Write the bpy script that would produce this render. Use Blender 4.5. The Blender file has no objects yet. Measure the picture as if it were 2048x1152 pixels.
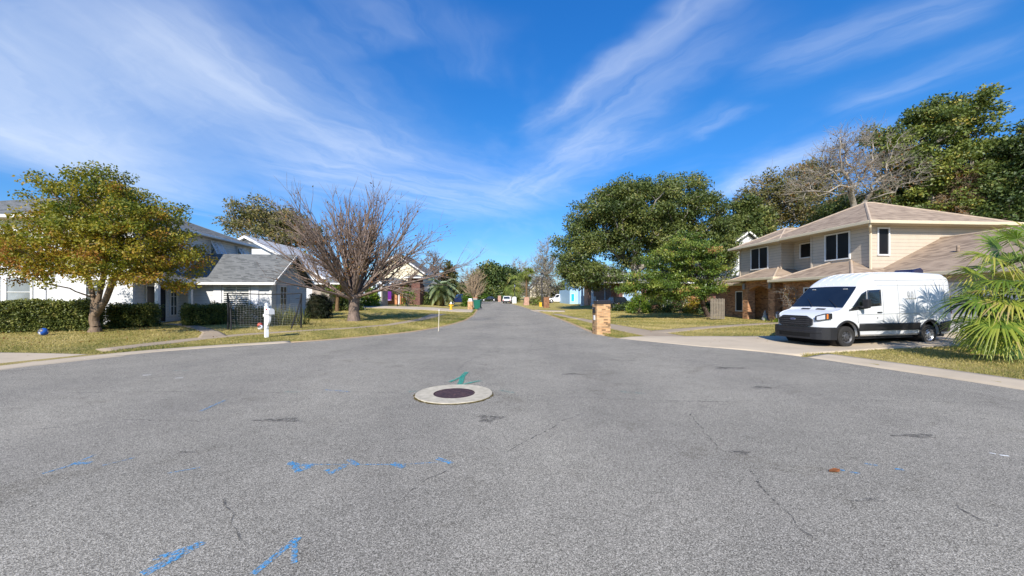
import bpy, bmesh, math, random
import numpy as np
from mathutils import Vector, Matrix
R = math.radians
PI = math.pi
random.seed(7)
sc = bpy.context.scene
col = sc.collection

# ------------------------------------------------------------------ camera, sky, sun, exposure
EYE, FPX, HOR, CXP = 1.65, 770.0, 598.0, 1024.0
cam_d = bpy.data.cameras.new('camera'); cam = bpy.data.objects.new('camera', cam_d); col.objects.link(cam)
cam.location = (0, 0, EYE); cam.rotation_euler = (R(90), 0, 0)
cam_d.sensor_width = 36.0; cam_d.lens = 36.0*FPX/2048.0
cam_d.shift_y = (HOR-576.0)/2048.0
cam_d.clip_start = 0.05; cam_d.clip_end = 3000
sc.camera = cam
SUNV = Vector((-0.25, -1.37, 1.0)).normalized()          # towards the sun
SUN_EL = math.asin(SUNV.z)
SUN_AZ = math.atan2(SUNV.x, SUNV.y)
sun_d = bpy.data.lights.new('sun', 'SUN'); sun_d.energy = 4.6; sun_d.angle = R(0.53); sun_d.color = (1.0, 0.94, 0.85)
sun = bpy.data.objects.new('sun', sun_d); col.objects.link(sun)
sun.rotation_euler = SUNV.to_track_quat('Z', 'Y').to_euler()
sc.view_settings.view_transform = 'Standard'; sc.view_settings.look = 'None'
sc.view_settings.gamma = 1.0; sc.view_settings.exposure = 0.6

W = bpy.data.worlds.new('World'); sc.world = W; W.use_nodes = True
nt = W.node_tree; nt.nodes.clear()
def N(t, **kw):
    n = nt.nodes.new(t)
    for k, v in kw.items(): setattr(n, k, v)
    return n
def wire(a, b): nt.links.new(a, b)
def mth(op, a, b=None, c=None, clamp=False):
    n = N('ShaderNodeMath', operation=op); n.use_clamp = clamp
    for i, v in enumerate((a, b, c)):
        if v is None: continue
        if isinstance(v, (int, float)): n.inputs[i].default_value = v
        else: wire(v, n.inputs[i])
    return n.outputs[0]
def sstep(v, lo, hi):
    n = N('ShaderNodeMapRange', interpolation_type='SMOOTHSTEP'); n.clamp = True
    wire(v, n.inputs[0]); n.inputs[1].default_value = lo; n.inputs[2].default_value = hi
    return n.outputs[0]
sky = N('ShaderNodeTexSky', sky_type='NISHITA'); sky.sun_disc = False
sky.sun_elevation = SUN_EL; sky.sun_rotation = SUN_AZ
sky.air_density = 1.0; sky.dust_density = 0.35; sky.ozone_density = 2.2; sky.altitude = 0
hsv = N('ShaderNodeHueSaturation'); hsv.inputs['Saturation'].default_value = 1.36; hsv.inputs['Value'].default_value = 1.0
wire(sky.outputs[0], hsv.inputs['Color'])
tc = N('ShaderNodeTexCoord'); sep = N('ShaderNodeSeparateXYZ'); wire(tc.outputs['Generated'], sep.inputs[0])
grad = N('ShaderNodeValToRGB'); wire(sep.outputs[2], grad.inputs[0]); e = grad.color_ramp.elements; e.new(.18); e.new(.40)
for i_, (p_, c_) in enumerate(((0., (.42, .56, .78, 1)), (.18, (.50, .69, .92, 1)), (.40, (.62, .88, 1.08, 1)), (.75, (.72, 1.02, 1.34, 1)))): e[i_].position = p_; e[i_].color = c_
smul = N('ShaderNodeMix', data_type='RGBA', blend_type='MULTIPLY'); smul.inputs['Factor'].default_value = 1.0; wire(hsv.outputs[0], smul.inputs['A']); wire(grad.outputs[0], smul.inputs['B']); skyc = smul.outputs['Result']
zc = mth('MAXIMUM', sep.outputs[2], 0.03)
pu = mth('DIVIDE', sep.outputs[0], zc); pv = mth('DIVIDE', sep.outputs[1], zc)
comb = N('ShaderNodeCombineXYZ'); wire(pu, comb.inputs[0]); wire(pv, comb.inputs[1])
def noise(vec, scale, detail=5, rough=.55, dist=0., mscale=None, rot=0, loc=(0, 0, 0)):
    mp = N('ShaderNodeMapping'); wire(vec, mp.inputs[0])
    if mscale: mp.inputs['Scale'].default_value = mscale
    mp.inputs['Rotation'].default_value = (0, 0, rot); mp.inputs['Location'].default_value = loc
    n = N('ShaderNodeTexNoise'); wire(mp.outputs[0], n.inputs['Vector'])
    n.inputs['Scale'].default_value = scale; n.inputs['Detail'].default_value = detail
    n.inputs['Roughness'].default_value = rough; n.inputs['Distortion'].default_value = dist
    return n.outputs[0]
# warp the cloud plane so that streaks fray
w1 = noise(comb.outputs[0], 1.6, 4, .6, loc=(3, 1, 0)); w2 = noise(comb.outputs[0], 1.6, 4, .6, loc=(9, 5, 0))
wu = mth('ADD', pu, mth('MULTIPLY', mth('SUBTRACT', w1, .5), .42)); wv = mth('ADD', pv, mth('MULTIPLY', mth('SUBTRACT', w2, .5), .42))
def px2p(px, py):
    z = (HOR-py)/FPX; return ((px-CXP)/FPX/z, 1/z)
def streak(a, b, wid, amp, fray=.55):
    """soft cirrus band in the cloud plane from a to b"""
    ax, ay = px2p(*a); bx, by = px2p(*b)
    L = math.hypot(bx-ax, by-ay); tx, ty = (bx-ax)/L, (by-ay)/L
    du = mth('SUBTRACT', wu, ax); dv = mth('SUBTRACT', wv, ay)
    al = mth('ADD', mth('MULTIPLY', du, tx), mth('MULTIPLY', dv, ty))
    sac = mth('ADD', mth('MULTIPLY', du, -ty), mth('MULTIPLY', dv, tx)); ac = mth('ABSOLUTE', sac)
    m = mth('SUBTRACT', 1.0, sstep(ac, 0.0, wid*1.5)); m = mth('POWER', m, 1.4)
    m = mth('MULTIPLY', m, sstep(al, -.35*L, .15*L)); m = mth('MULTIPLY', m, mth('SUBTRACT', 1.0, sstep(al, .8*L, 1.3*L)))
    cv = N('ShaderNodeCombineXYZ'); wire(al, cv.inputs[0]); wire(sac, cv.inputs[1]); cv.inputs[2].default_value = a[0]*.013
    fib = noise(cv.outputs[0], 2.0, 4, .62, .5, mscale=(.55, 2.4, 1))
    m = mth('MULTIPLY', m, mth('ADD', 1-fray, mth('MULTIPLY', sstep(fib, .28, .74), fray)))
    return mth('MULTIPLY', m, amp)
S = [streak((250, 5), (540, 205), .34, .31), streak((420, 120), (760, 330), .66, .34, .65), streak((70, 40), (110, 330), .9, .46, .3),
     streak((20, 240), (330, 400), .75, .34, .5), streak((1395, 0), (1085, 240), .13, .37, .75), streak((1380, 110), (1110, 310), .26, .24, .8),
     streak((1540, 135), (1960, 0), .22, .24, .8), streak((1700, 210), (2048, 80), .20, .20, .8), streak((1660, 290), (1440, 390), .26, .50, .5),
     streak((1260, 270), (1030, 390), .40, .36, .7), streak((690, 0), (800, 110), .30, .16, .8), streak((930, 30), (940, 160), .20, .12, .8),
     streak((600, 320), (1010, 420), 1.1, .40, .6), streak((1480, 215), (1390, 265), .14, .20, .8)]
acc = S[0]
for s in S[1:]:      # screen blend
    acc = mth('SUBTRACT', 1.0, mth('MULTIPLY', mth('SUBTRACT', 1.0, acc), mth('SUBTRACT', 1.0, s)))
veil = mth('MULTIPLY', sstep(noise(comb.outputs[0], .5, 5, .6, .6, mscale=(1.2, .5, 1)), .48, .78), .26)
acc = mth('SUBTRACT', 1.0, mth('MULTIPLY', mth('SUBTRACT', 1.0, acc), mth('SUBTRACT', 1.0, veil)))
acc = mth('MULTIPLY', acc, sstep(sep.outputs[2], .02, .16))
mixc = N('ShaderNodeMix', data_type='RGBA'); wire(acc, mixc.inputs['Factor']); wire(skyc, mixc.inputs['A'])
CLOUD = mixc.inputs['B']; CLOUD.default_value = (5.0, 5.5, 6.3, 1)
bg = N('ShaderNodeBackground'); bg.inputs['Strength'].default_value = 0.12; wire(mixc.outputs['Result'], bg.inputs['Color'])
out = N('ShaderNodeOutputWorld'); wire(bg.outputs[0], out.inputs[0])
sc.cycles.max_bounces = 6; sc.cycles.transparent_max_bounces = 12
sc.cycles.use_denoising = True

# ------------------------------------------------------------------ helpers
def tag(o, label=None, cat=None, group=None, kind=None):
    if label: o['label'] = label
    if cat: o['category'] = cat
    if group: o['group'] = group
    if kind: o['kind'] = kind
    return o
def empty(name, loc, rz=0, label=None, cat=None, group=None):
    o = bpy.data.objects.new(name, None); col.objects.link(o); o.empty_display_size = .2
    o.location = loc; o.rotation_euler = (0, 0, rz)
    return tag(o, label, cat, group)
def link_mesh(name, me, m, parent=None):
    o = bpy.data.objects.new(name, me); col.objects.link(o)
    for x in (m if isinstance(m, (list, tuple)) else [m]): me.materials.append(x)
    if parent is not None: o.parent = parent
    return o
def np_obj(name, V, F, m, parent=None, smooth=False, tint=None):
    """mesh from arrays; F is (n,3) or (n,4); tint = one value per face"""
    V = np.asarray(V, np.float32); F = np.asarray(F, np.int32); k = F.shape[1]
    me = bpy.data.meshes.new(name)
    me.vertices.add(len(V)); me.vertices.foreach_set('co', V.ravel())
    me.loops.add(F.size); me.loops.foreach_set('vertex_index', F.ravel())
    me.polygons.add(len(F)); me.polygons.foreach_set('loop_start', np.arange(len(F), dtype=np.int32)*k)
    me.polygons.foreach_set('loop_total', np.full(len(F), k, np.int32))
    if smooth: me.polygons.foreach_set('use_smooth', np.ones(len(F), bool))
    me.update(calc_edges=True)
    if tint is not None:
        a = me.attributes.new('tint', 'FLOAT', 'FACE'); a.data.foreach_set('value', np.asarray(tint, np.float32))
    return link_mesh(name, me, m, parent)
class MB:
    def __init__(s): s.v = []; s.f = []
    def add(s, v, f):
        b = len(s.v); s.v += [tuple(p) for p in v]; s.f += [tuple(i+b for i in q) for q in f]
        return s
    def obox(s, c, u, n, su, sn, sz):
        """box round c; u,n horizontal axes (2D), sizes along u, n, z"""
        v = []
        for k in (-.5, .5):
            for a, b in ((-.5, -.5), (.5, -.5), (.5, .5), (-.5, .5)):
                v.append((c[0]+u[0]*su*a+n[0]*sn*b, c[1]+u[1]*su*a+n[1]*sn*b, c[2]+sz*k))
        return s.add(v, [(3, 2, 1, 0), (4, 5, 6, 7), (0, 1, 5, 4), (1, 2, 6, 5), (2, 3, 7, 6), (3, 0, 4, 7)])
    def box(s, x0, x1, y0, y1, z0, z1):
        return s.obox(((x0+x1)/2, (y0+y1)/2, (z0+z1)/2), (1, 0), (0, 1), x1-x0, y1-y0, z1-z0)
    def poly(s, pts): return s.add(pts, [tuple(range(len(pts)))])
    def prism(s, pts, vec):
        """closed solid: polygon pts swept by vec"""
        n = len(pts); q = [tuple(p[i]+vec[i] for i in range(3)) for p in pts]
        return s.add(list(pts)+q, [tuple(reversed(range(n))), tuple(range(n, 2*n))]+[(i, (i+1) % n, n+(i+1) % n, n+i) for i in range(n)])
    def tube(s, pts, rad, k=8, cap=True):
        pts = [Vector(p) for p in pts]
        if not isinstance(rad, (list, tuple)): rad = [rad]*len(pts)
        v = []; f = []
        ref = None
        for i, p in enumerate(pts):
            d = (pts[min(i+1, len(pts)-1)]-pts[max(i-1, 0)])
            d = d.normalized() if d.length > 1e-9 else Vector((0, 0, 1))
            if ref is None: ref = Vector((1, 0, 0)) if abs(d.x) < .8 else Vector((0, 1, 0))
            a = (ref-d*ref.dot(d)).normalized(); ref = a; b = d.cross(a)
            for j in range(k):
                t = 2*PI*j/k; v.append(p+(a*math.cos(t)+b*math.sin(t))*rad[i])
        for i in range(len(pts)-1):
            for j in range(k): f.append((i*k+j, i*k+(j+1) % k, (i+1)*k+(j+1) % k, (i+1)*k+j))
        if cap: f.append(tuple(reversed(range(k)))); f.append(tuple((len(pts)-1)*k+j for j in range(k)))
        return s.add(v, f)
    def lathe(s, prof, c=(0, 0, 0), k=20, axis='z'):
        """prof: list of (radius, height); closed where the radius is 0"""
        v = []; f = []
        for r, h in prof:
            for j in range(k):
                t = 2*PI*j/k; a, b = r*math.cos(t), r*math.sin(t)
                p = (a, b, h) if axis == 'z' else ((a, h, b) if axis == 'y' else (h, a, b))
                v.append((c[0]+p[0], c[1]+p[1], c[2]+p[2]))
        for i in range(len(prof)-1):
            for j in range(k):
                q = (i*k+j, i*k+(j+1) % k, (i+1)*k+(j+1) % k, (i+1)*k+j)
                f.append(q if axis != 'y' else q[::-1])
        return s.add(v, f)
    def build(s, name, m, parent=None, smooth=False, bevel=0, angle=35):
        me = bpy.data.meshes.new(name); me.from_pydata(s.v, [], s.f)
        bm = bmesh.new(); bm.from_mesh(me); bmesh.ops.remove_doubles(bm, verts=bm.verts, dist=1e-5)
        bmesh.ops.recalc_face_normals(bm, faces=bm.faces); bm.to_mesh(me); bm.free()
        if smooth:
            me.polygons.foreach_set('use_smooth', np.ones(len(me.polygons), bool)); me.set_sharp_from_angle(angle=R(angle))
        o = link_mesh(name, me, m, parent)
        if bevel:
            b = o.modifiers.new('bevel', 'BEVEL'); b.width = bevel; b.segments = 2; b.limit_method = 'ANGLE'; b.angle_limit = R(40)
        return o

# ------------------------------------------------------------------ materials
class Mat:
    def __init__(s, name):
        s.m = bpy.data.materials.new(name); s.m.use_nodes = True; s.t = s.m.node_tree
        s.t.nodes.clear(); s.out = s.n('ShaderNodeOutputMaterial'); s.b = s.n('ShaderNodeBsdfPrincipled')
        s.l(s.b.outputs[0], s.out.inputs[0]); s._tc = None
    def n(s, t, **kw):
        x = s.t.nodes.new(t)
        for k, v in kw.items(): setattr(x, k, v)
        return x
    def l(s, a, b): s.t.links.new(a, b)
    def put(s, sock, v):
        if isinstance(v, (int, float)): sock.default_value = v
        elif isinstance(v, (tuple, list)): sock.default_value = tuple(v)+((1,) if len(v) == 3 else ())
        else: s.l(v, sock)
    def tc(s):
        if s._tc is None: s._tc = s.n('ShaderNodeTexCoord').outputs['Object']
        return s._tc
    def math(s, op, a, b=0., clamp=False):
        x = s.n('ShaderNodeMath', operation=op); x.use_clamp = clamp; s.put(x.inputs[0], a); s.put(x.inputs[1], b); return x.outputs[0]
    def noise(s, scale, detail=4, rough=.55, vec=None, dist=0.):
        x = s.n('ShaderNodeTexNoise'); s.l(vec or s.tc(), x.inputs['Vector']); x.inputs['Scale'].default_value = scale
        x.inputs['Detail'].default_value = detail; x.inputs['Roughness'].default_value = rough; x.inputs['Distortion'].default_value = dist
        return x.outputs[0]
    def voro(s, scale, vec=None, outp='Color', feature='F1'):
        x = s.n('ShaderNodeTexVoronoi', feature=feature); s.l(vec or s.tc(), x.inputs['Vector']); x.inputs['Scale'].default_value = scale
        return x.outputs[outp]
    def ramp(s, f, stops):
        x = s.n('ShaderNodeValToRGB'); e = x.color_ramp.elements
        while len(e) < len(stops): e.new(.5)
        for i, (p, c) in enumerate(stops): e[i].position = p; e[i].color = tuple(c)+(1,)
        s.l(f, x.inputs[0]); return x.outputs[0]
    def mix(s, f, a, b, bt='MIX'):
        x = s.n('ShaderNodeMix', data_type='RGBA', blend_type=bt); s.put(x.inputs['Factor'], f); s.put(x.inputs['A'], a); s.put(x.inputs['B'], b)
        return x.outputs['Result']
    def bump(s, h, st=.4, d=.02):
        x = s.n('ShaderNodeBump'); x.inputs['Strength'].default_value = st; x.inputs['Distance'].default_value = d
        s.l(h, x.inputs['Height']); s.l(x.outputs[0], s.b.inputs['Normal'])
    def sepc(s, v=None):
        x = s.n('ShaderNodeSeparateXYZ'); s.l(v or s.tc(), x.inputs[0]); return x.outputs
    def comb(s, a, b, c=0.):
        x = s.n('ShaderNodeCombineXYZ'); s.put(x.inputs[0], a); s.put(x.inputs[1], b); s.put(x.inputs[2], c); return x.outputs[0]
    def fin(s, colr, rough=.8, spec=.3, metal=0.):
        s.put(s.b.inputs['Base Color'], colr); s.put(s.b.inputs['Roughness'], rough)
        s.b.inputs['Specular IOR Level'].default_value = spec; s.b.inputs['Metallic'].default_value = metal
        return s.m
def sc3(c, k): return tuple(min(1, x*k) for x in c)
def plain(name, c, rough=.7, spec=.3, var=.12, scale=4., metal=0., bump=0.):
    a = Mat(name); n = a.noise(scale, 5)
    cc = a.ramp(n, [(.25, sc3(c, 1-var)), (.75, sc3(c, 1+var))])
    if bump: a.bump(a.noise(scale*8, 4), bump, .01)
    return a.fin(cc, rough, spec, metal)
def siding(name, c, lap=.16, line=.55):
    a = Mat(name); x, y, z = a.sepc()
    fr = a.math('FRACT', a.math('DIVIDE', z, lap))
    ln = a.math('LESS_THAN', fr, .09)
    n = a.noise(2.2, 4); base = a.ramp(n, [(.3, sc3(c, .94)), (.7, sc3(c, 1.04))])
    a.bump(fr, .55, .02)
    return a.fin(a.mix(a.math('MULTIPLY', ln, 1-line), base, sc3(c, .35)), .55, .3)
def brick(name, c1, c2, mortar, bw=.215, rh=.075, dark=.35, blot=.5):
    a = Mat(name); x, y, z = a.sepc(); v = a.comb(a.math('ADD', x, y), z)
    b = a.n('ShaderNodeTexBrick'); a.l(v, b.inputs['Vector']); b.inputs['Scale'].default_value = 1.0
    b.inputs['Brick Width'].default_value = bw; b.inputs['Row Height'].default_value = rh; b.inputs['Mortar Size'].default_value = .008
    b.inputs['Mortar Smooth'].default_value = .2; b.inputs['Bias'].default_value = -.1
    a.put(b.inputs['Color1'], c1); a.put(b.inputs['Color2'], c2); a.put(b.inputs['Mortar'], mortar)
    # each brick its own tone: noise sampled per brick cell
    row = a.math('FLOOR', a.math('DIVIDE', z, rh)); sh = a.math('MULTIPLY', a.math('MODULO', row, 2.), .5)
    cellx = a.math('FLOOR', a.math('ADD', a.math('DIVIDE', a.math('ADD', x, y), bw), sh))
    wn = a.n('ShaderNodeTexWhiteNoise', noise_dimensions='2D'); a.l(a.comb(cellx, row), wn.inputs['Vector'])
    tone = a.ramp(wn.outputs['Value'], [(0., (dark,)*3), (.35, (.9, .88, .86)), (1., (1.25, 1.2, 1.1))])
    cc = a.mix(.85, b.outputs['Color'], tone, 'MULTIPLY')
    cc = a.mix(a.math('MULTIPLY', a.noise(1.3, 4), blot*.5), cc, sc3(c1, .45))
    a.bump(b.outputs['Fac'], -.6, .008)
    return a.fin(cc, .88, .2)
def shingle(name, c, alt, rowh=.075):
    a = Mat(name); x, y, z = a.sepc(); v = a.comb(a.math('ADD', x, y), z)
    row = a.math('FLOOR', a.math('DIVIDE', z, rowh)); cx = a.math('FLOOR', a.math('ADD', a.math('DIVIDE', a.math('ADD', x, y), .28), a.math('MULTIPLY', row, .37)))
    wn = a.n('ShaderNodeTexWhiteNoise', noise_dimensions='2D'); a.l(a.comb(cx, row), wn.inputs['Vector'])
    t = a.ramp(wn.outputs['Value'], [(0., sc3(alt, .8)), (.5, c), (1., sc3(c, 1.22))])
    t = a.mix(a.math('MULTIPLY', a.noise(1.1, 5), .5), t, alt)
    t = a.mix(a.math('MULTIPLY', a.noise(60, 2), .35), t, sc3(c, .55))
    fr = a.math('FRACT', a.math('DIVIDE', z, rowh)); a.bump(fr, -.5, .02)
    return a.fin(a.mix(a.math('MULTIPLY', a.math('LESS_THAN', fr, .16), .35), t, sc3(alt, .4)), .92, .15)
def leafmat(name, stops, trans=.35, rough=.5):
    a = Mat(name); at = a.n('ShaderNodeAttribute'); at.attribute_name = 'tint'
    c = a.ramp(at.outputs['Fac'], stops)
    c = a.mix(a.math('MULTIPLY', a.noise(1.5, 3), .3), c, stops[0][1])
    a.fin(c, rough, .35)
    tr = a.n('ShaderNodeBsdfTranslucent'); a.l(a.mix(.5, c, (.5, .6, .1), 'SOFT_LIGHT'), tr.inputs['Color'])
    mx = a.n('ShaderNodeMixShader'); mx.inputs[0].default_value = trans
    a.l(a.b.outputs[0], mx.inputs[1]); a.l(tr.outputs[0], mx.inputs[2]); a.l(mx.outputs[0], a.out.inputs[0])
    return a.m
def barkmat(name, c):
    a = Mat(name); v = a.n('ShaderNodeMapping'); a.l(a.tc(), v.inputs[0]); v.inputs['Scale'].default_value = (9, 9, 1.6)
    n = a.noise(1.6, 6, .65, v.outputs[0]); cc = a.ramp(n, [(.3, sc3(c, .45)), (.55, c), (.75, sc3(c, 1.45))])
    a.bump(n, .9, .03); return a.fin(cc, .95, .1)
def glassy(name, c, rough=.06, spec=.6, var=.3):
    a = Mat(name); n = a.noise(.9, 3); return a.fin(a.ramp(n, [(.3, sc3(c, 1-var)), (.7, sc3(c, 1+var))]), rough, spec)

# ------------------------------------------------------------------ the ground: where the road runs and how the yards rise
def sstp(t): t = np.clip(t, 0, 1); return t*t*(3-2*t)
def zr(y):                        # the street climbs a little away from the turning circle
    y = np.asarray(y, float); return .012*np.log1p(np.exp((np.clip(y, -50, 400)-27)/5))*5
LPX = [(0, 741), (100, 727), (240, 711), (330, 702), (440, 694), (540, 688), (640, 682), (740, 673), (820, 665), (870, 657), (910, 648), (935, 640), (950, 630), (955, 622), (958, 615), (960, 610)]
RPX = [(2048, 780), (1900, 757), (1750, 735), (1600, 712), (1500, 701), (1400, 693), (1300, 683), (1230, 676), (1190, 668), (1165, 658), (1140, 647), (1115, 637), (1095, 630), (1080, 625), (1060, 619), (1045, 614), (1030, 610)]
def road_pt(p):
    z = 0.
    for _ in range(30):
        D = FPX*(EYE-z)/(p[1]-HOR); z = .5*z+.5*float(zr(D))
    return ((p[0]-CXP)*D/FPX, D)
def edge(pts, near, far):
    q = near+[road_pt(p) for p in pts]; q = [p for i, p in enumerate(q) if i == 0 or p[1] > q[i-1][1]]+far
    y = np.arange(-9.5, 300, .25); x = np.interp(y, [p[1] for p in q], [p[0] for p in q])
    k = np.hanning(13); k /= k.sum()
    return y, np.convolve(np.pad(x, 6, 'edge'), k, 'valid')
EY, LX = edge(LPX, [(-5, -9.5), (-9.5, -6), (-12, -2), (-12.6, 2), (-12.4, 6)], [(-13, 120), (-60, 300)])
_, RX = edge(RPX, [(4, -9.5), (8.4, -6), (9.6, -1), (9.7, 3)], [(-3, 120), (-50, 300)])
LS = np.sqrt(1+np.gradient(LX, EY)**2); RS = np.sqrt(1+np.gradient(RX, EY)**2)
def road_d(x, y):                 # signed distance beyond the edge of the asphalt
    l = (np.interp(y, EY, LX)-x)/np.interp(y, EY, LS); r = (x-np.interp(y, EY, RX))/np.interp(y, EY, RS)
    return np.where(y < -9.5, -9.5-y, np.maximum(l, r))
def gz(x, y):
    x = np.asarray(x, float); y = np.asarray(y, float); d = np.maximum(road_d(x, y), 0)
    return zr(y)+.035+.20*sstp(d/13)+.34*sstp((-x-6)/10)*sstp((y-28)/18)
def g(x, y): return float(gz(x, y))
def at(px, py):
    z = 0.1
    for _ in range(40):
        D = FPX*(EYE-z)/(py-HOR); x = (px-CXP)*D/FPX; z = .6*z+.4*g(x, D)
    return (x, D, g(x, D))
def P(px, py, D): return ((px-CXP)*D/FPX, D, EYE+(HOR-py)*D/FPX)
def on(px, D): x = (px-CXP)*D/FPX; return (x, D, g(x, D))

# asphalt: fine light and dark chips in a grey binder, soft worn patches, the darker sealed rim
a = Mat('asphalt'); chips = a.voro(165); cx = a.n('ShaderNodeSeparateColor'); a.l(chips, cx.inputs[0])
c = a.ramp(cx.outputs[0], [(0., (.085, .078, .064)), (.35, (.205, .189, .158)), (.72, (.305, .281, .234)), (1., (.50, .46, .39))])
c2 = a.ramp(a.voro(240), [(0., (.72,)*3), (1., (1.25,)*3)])
c = a.mix(.75, c, c2, 'MULTIPLY')
c = a.mix(1., c, a.ramp(a.noise(.35, 5, .6), [(.25, (.80, .80, .80)), (.75, (1.16, 1.15, 1.13))]), 'MULTIPLY')
c = a.mix(1., c, a.ramp(a.noise(2.6, 4, .6), [(.2, (.9,)*3), (.8, (1.1,)*3)]), 'MULTIPLY')
c = a.mix(1., c, a.ramp(a.noise(.9, 6, .7, dist=1.2), [(.30, (.80, .79, .77)), (.42, (1., 1., 1.)), (.66, (1., 1., 1.)), (.78, (1.1, 1.1, 1.09))]), 'MULTIPLY')
xr2 = a.sepc(); tr_ = a.math('ABSOLUTE', a.math('SINE', a.math('ADD', a.math('MULTIPLY', xr2[0], .95), a.math('MULTIPLY', a.noise(.12, 2), 3.))))
c = a.mix(1., c, a.ramp(tr_, [(0., (.95, .95, .95)), (1., (1.04, 1.04, 1.03))]), 'MULTIPLY')
a.bump(a.voro(165, outp='Distance'), .45, .006)
M_ASPH = a.fin(c, .95, .08)
def lawn_mat():
    a = Mat('lawn_turf'); n1 = a.noise(.35, 6, .68); n2 = a.noise(3.0, 6, .7); n3 = a.noise(38, 3, .7)
    base = a.ramp(a.math('ADD', a.math('MULTIPLY', n1, .6), a.math('MULTIPLY', n2, .4)), [(.36, (.20, .21, .055)), (.46, (.36, .30, .10)), (.58, (.49, .385, .165)), (.74, (.58, .46, .22))])
    c = a.mix(1., base, a.ramp(n3, [(.25, (.42, .42, .36)), (.5, (.95, .95, .9)), (.75, (1.4, 1.36, 1.2))]), 'MULTIPLY')
    a.bump(a.noise(55, 3, .7), 1., .05); return a.fin(c, .95, .05)
M_LAWN = lawn_mat()
def conc_mat(name, c):
    a = Mat(name); n = a.noise(.7, 5, .6); cc = a.ramp(n, [(.25, sc3(c, .78)), (.5, c), (.8, sc3(c, 1.12))])
    cc = a.mix(a.math('MULTIPLY', a.noise(90, 3), .35), cc, sc3(c, .6)); a.bump(a.noise(70, 3), .3, .004); return a.fin(cc, .9, .2)
M_CONC = conc_mat('concrete', (.50, .41, .295)); M_CURB = conc_mat('concrete_curb', (.40, .285, .165)); M_WALK = conc_mat('concrete_walk', (.36, .285, .20))

ys = np.concatenate([np.arange(-9.5, 40, .5), np.arange(40, 301, 2.5)]); nx = 25
xl = np.interp(ys, EY, LX); xr_ = np.interp(ys, EY, RX)
T = np.linspace(0, 1, nx); GX = xl[:, None]*(1-T)+xr_[:, None]*T; GY = np.repeat(ys[:, None], nx, 1)
crown = .0*GX
V = np.stack([GX, GY, zr(GY)+crown], -1).reshape(-1, 3)
I = np.arange(len(ys)*nx).reshape(len(ys), nx)
F = np.stack([I[:-1, :-1], I[:-1, 1:], I[1:, 1:], I[1:, :-1]], -1).reshape(-1, 4)
tag(np_obj('road', V, F, M_ASPH, smooth=True), kind='structure')

# the lawns: one sheet out to the horizon, dropping under the asphalt
gx = np.concatenate([[-1200, -600, -300, -160, -100, -70], np.arange(-55, 55.1, .5), [70, 100, 160, 300, 600, 1200]])
gy = np.concatenate([[-600, -200, -80, -40, -20], np.arange(-12, 70, .5), np.arange(70, 140, 2.5), [140, 160, 200, 300, 500, 900, 1600]])
X, Y = np.meshgrid(gx, gy); d = road_d(X, Y); Z = gz(X, Y)
Z = np.where(d < .12, zr(Y)-.16, np.where(d < .30, Z-.05, Z)) - np.where(np.abs(X) > 150, .2, 0)
Z = np.where(Y > 150, np.minimum(Z, 3.0), Z)
I = np.arange(X.size).reshape(X.shape)
F = np.stack([I[:-1, :-1], I[:-1, 1:], I[1:, 1:], I[1:, :-1]], -1).reshape(-1, 4)
tag(np_obj('ground', np.stack([X, Y, Z], -1).reshape(-1, 3), F, M_LAWN, smooth=True), kind='structure')

PAVED = []                        # 2D outlines of everything paved, so that no grass grows there
def resample(pts, n):
    p = np.asarray(pts, float); s = np.concatenate([[0], np.cumsum(np.hypot(*np.diff(p[:, :2], axis=0).T))])
    t = np.linspace(0, s[-1], n); return np.stack([np.interp(t, s, p[:, k]) for k in range(2)], -1)
def ribbon(name, A, B, m, off=.012, n=60, k=8, lip=.10, kind='structure'):
    """sheet between polylines A and B, laid on the ground, with a lip turned down at its rim"""
    A = resample(A, n); B = resample(B, n); t = np.linspace(0, 1, k)
    G = A[:, None, :]*(1-t[None, :, None])+B[:, None, :]*t[None, :, None]
    PAVED.append(np.concatenate([A, B[::-1]]))
    dd = road_d(G[..., 0], G[..., 1])
    Zt = gz(G[..., 0], G[..., 1])+off
    Zt = np.where(dd < .6, zr(G[..., 1])+.006+(Zt-zr(G[..., 1])-.006)*np.clip(dd/.6, 0, 1), Zt)
    V = np.concatenate([G, Zt[..., None]], -1)
    if lip:
        pad = np.pad(V, ((1, 1), (1, 1), (0, 0)), 'edge'); low = np.ones(pad.shape[:2]); low[1:-1, 1:-1] = 0
        pad[..., 2] -= lip*low; V = pad
    I = np.arange(V.shape[0]*V.shape[1]).reshape(V.shape[:2])
    F = np.stack([I[:-1, :-1], I[:-1, 1:], I[1:, 1:], I[1:, :-1]], -1).reshape(-1, 4)
    return tag(np_obj(name, V.reshape(-1, 3), F, m), kind=kind)
def edge_strip(name, side, y0, y1, w0, w1, m, off, n=90, d0=.0):
    yy = np.linspace(y0, y1, n); xe = np.interp(yy, EY, LX if side < 0 else RX); sl = np.interp(yy, EY, np.gradient(LX if side < 0 else RX, EY))
    nx_, ny_ = side/np.sqrt(1+sl**2), -side*sl/np.sqrt(1+sl**2)
    w = np.linspace(w0, w1, n)
    return ribbon(name, np.stack([xe+nx_*d0, yy+ny_*d0], -1), np.stack([xe+nx_*w, yy+ny_*w], -1), m, off, n, 5)
def g2(*px): return [at(*p)[:2] for p in px]
# kerbs and gutters
edge_strip('kerb', -1, 14.5, 60, .20, .20, M_CURB, .02)
edge_strip('kerb', 1, 17.5, 60, .18, .20, M_CURB, .02)
edge_strip('kerb', 1, -2, 10.9, .95, .95, M_CONC, .02)
edge_strip('kerb', -1, 60, 130, .25, .25, M_CURB, .03, 40); edge_strip('kerb', 1, 60, 130, .25, .25, M_CURB, .03, 40)
edge_strip('kerb', -1, -3, 14.5, .62, .45, M_CONC, .016)
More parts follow.
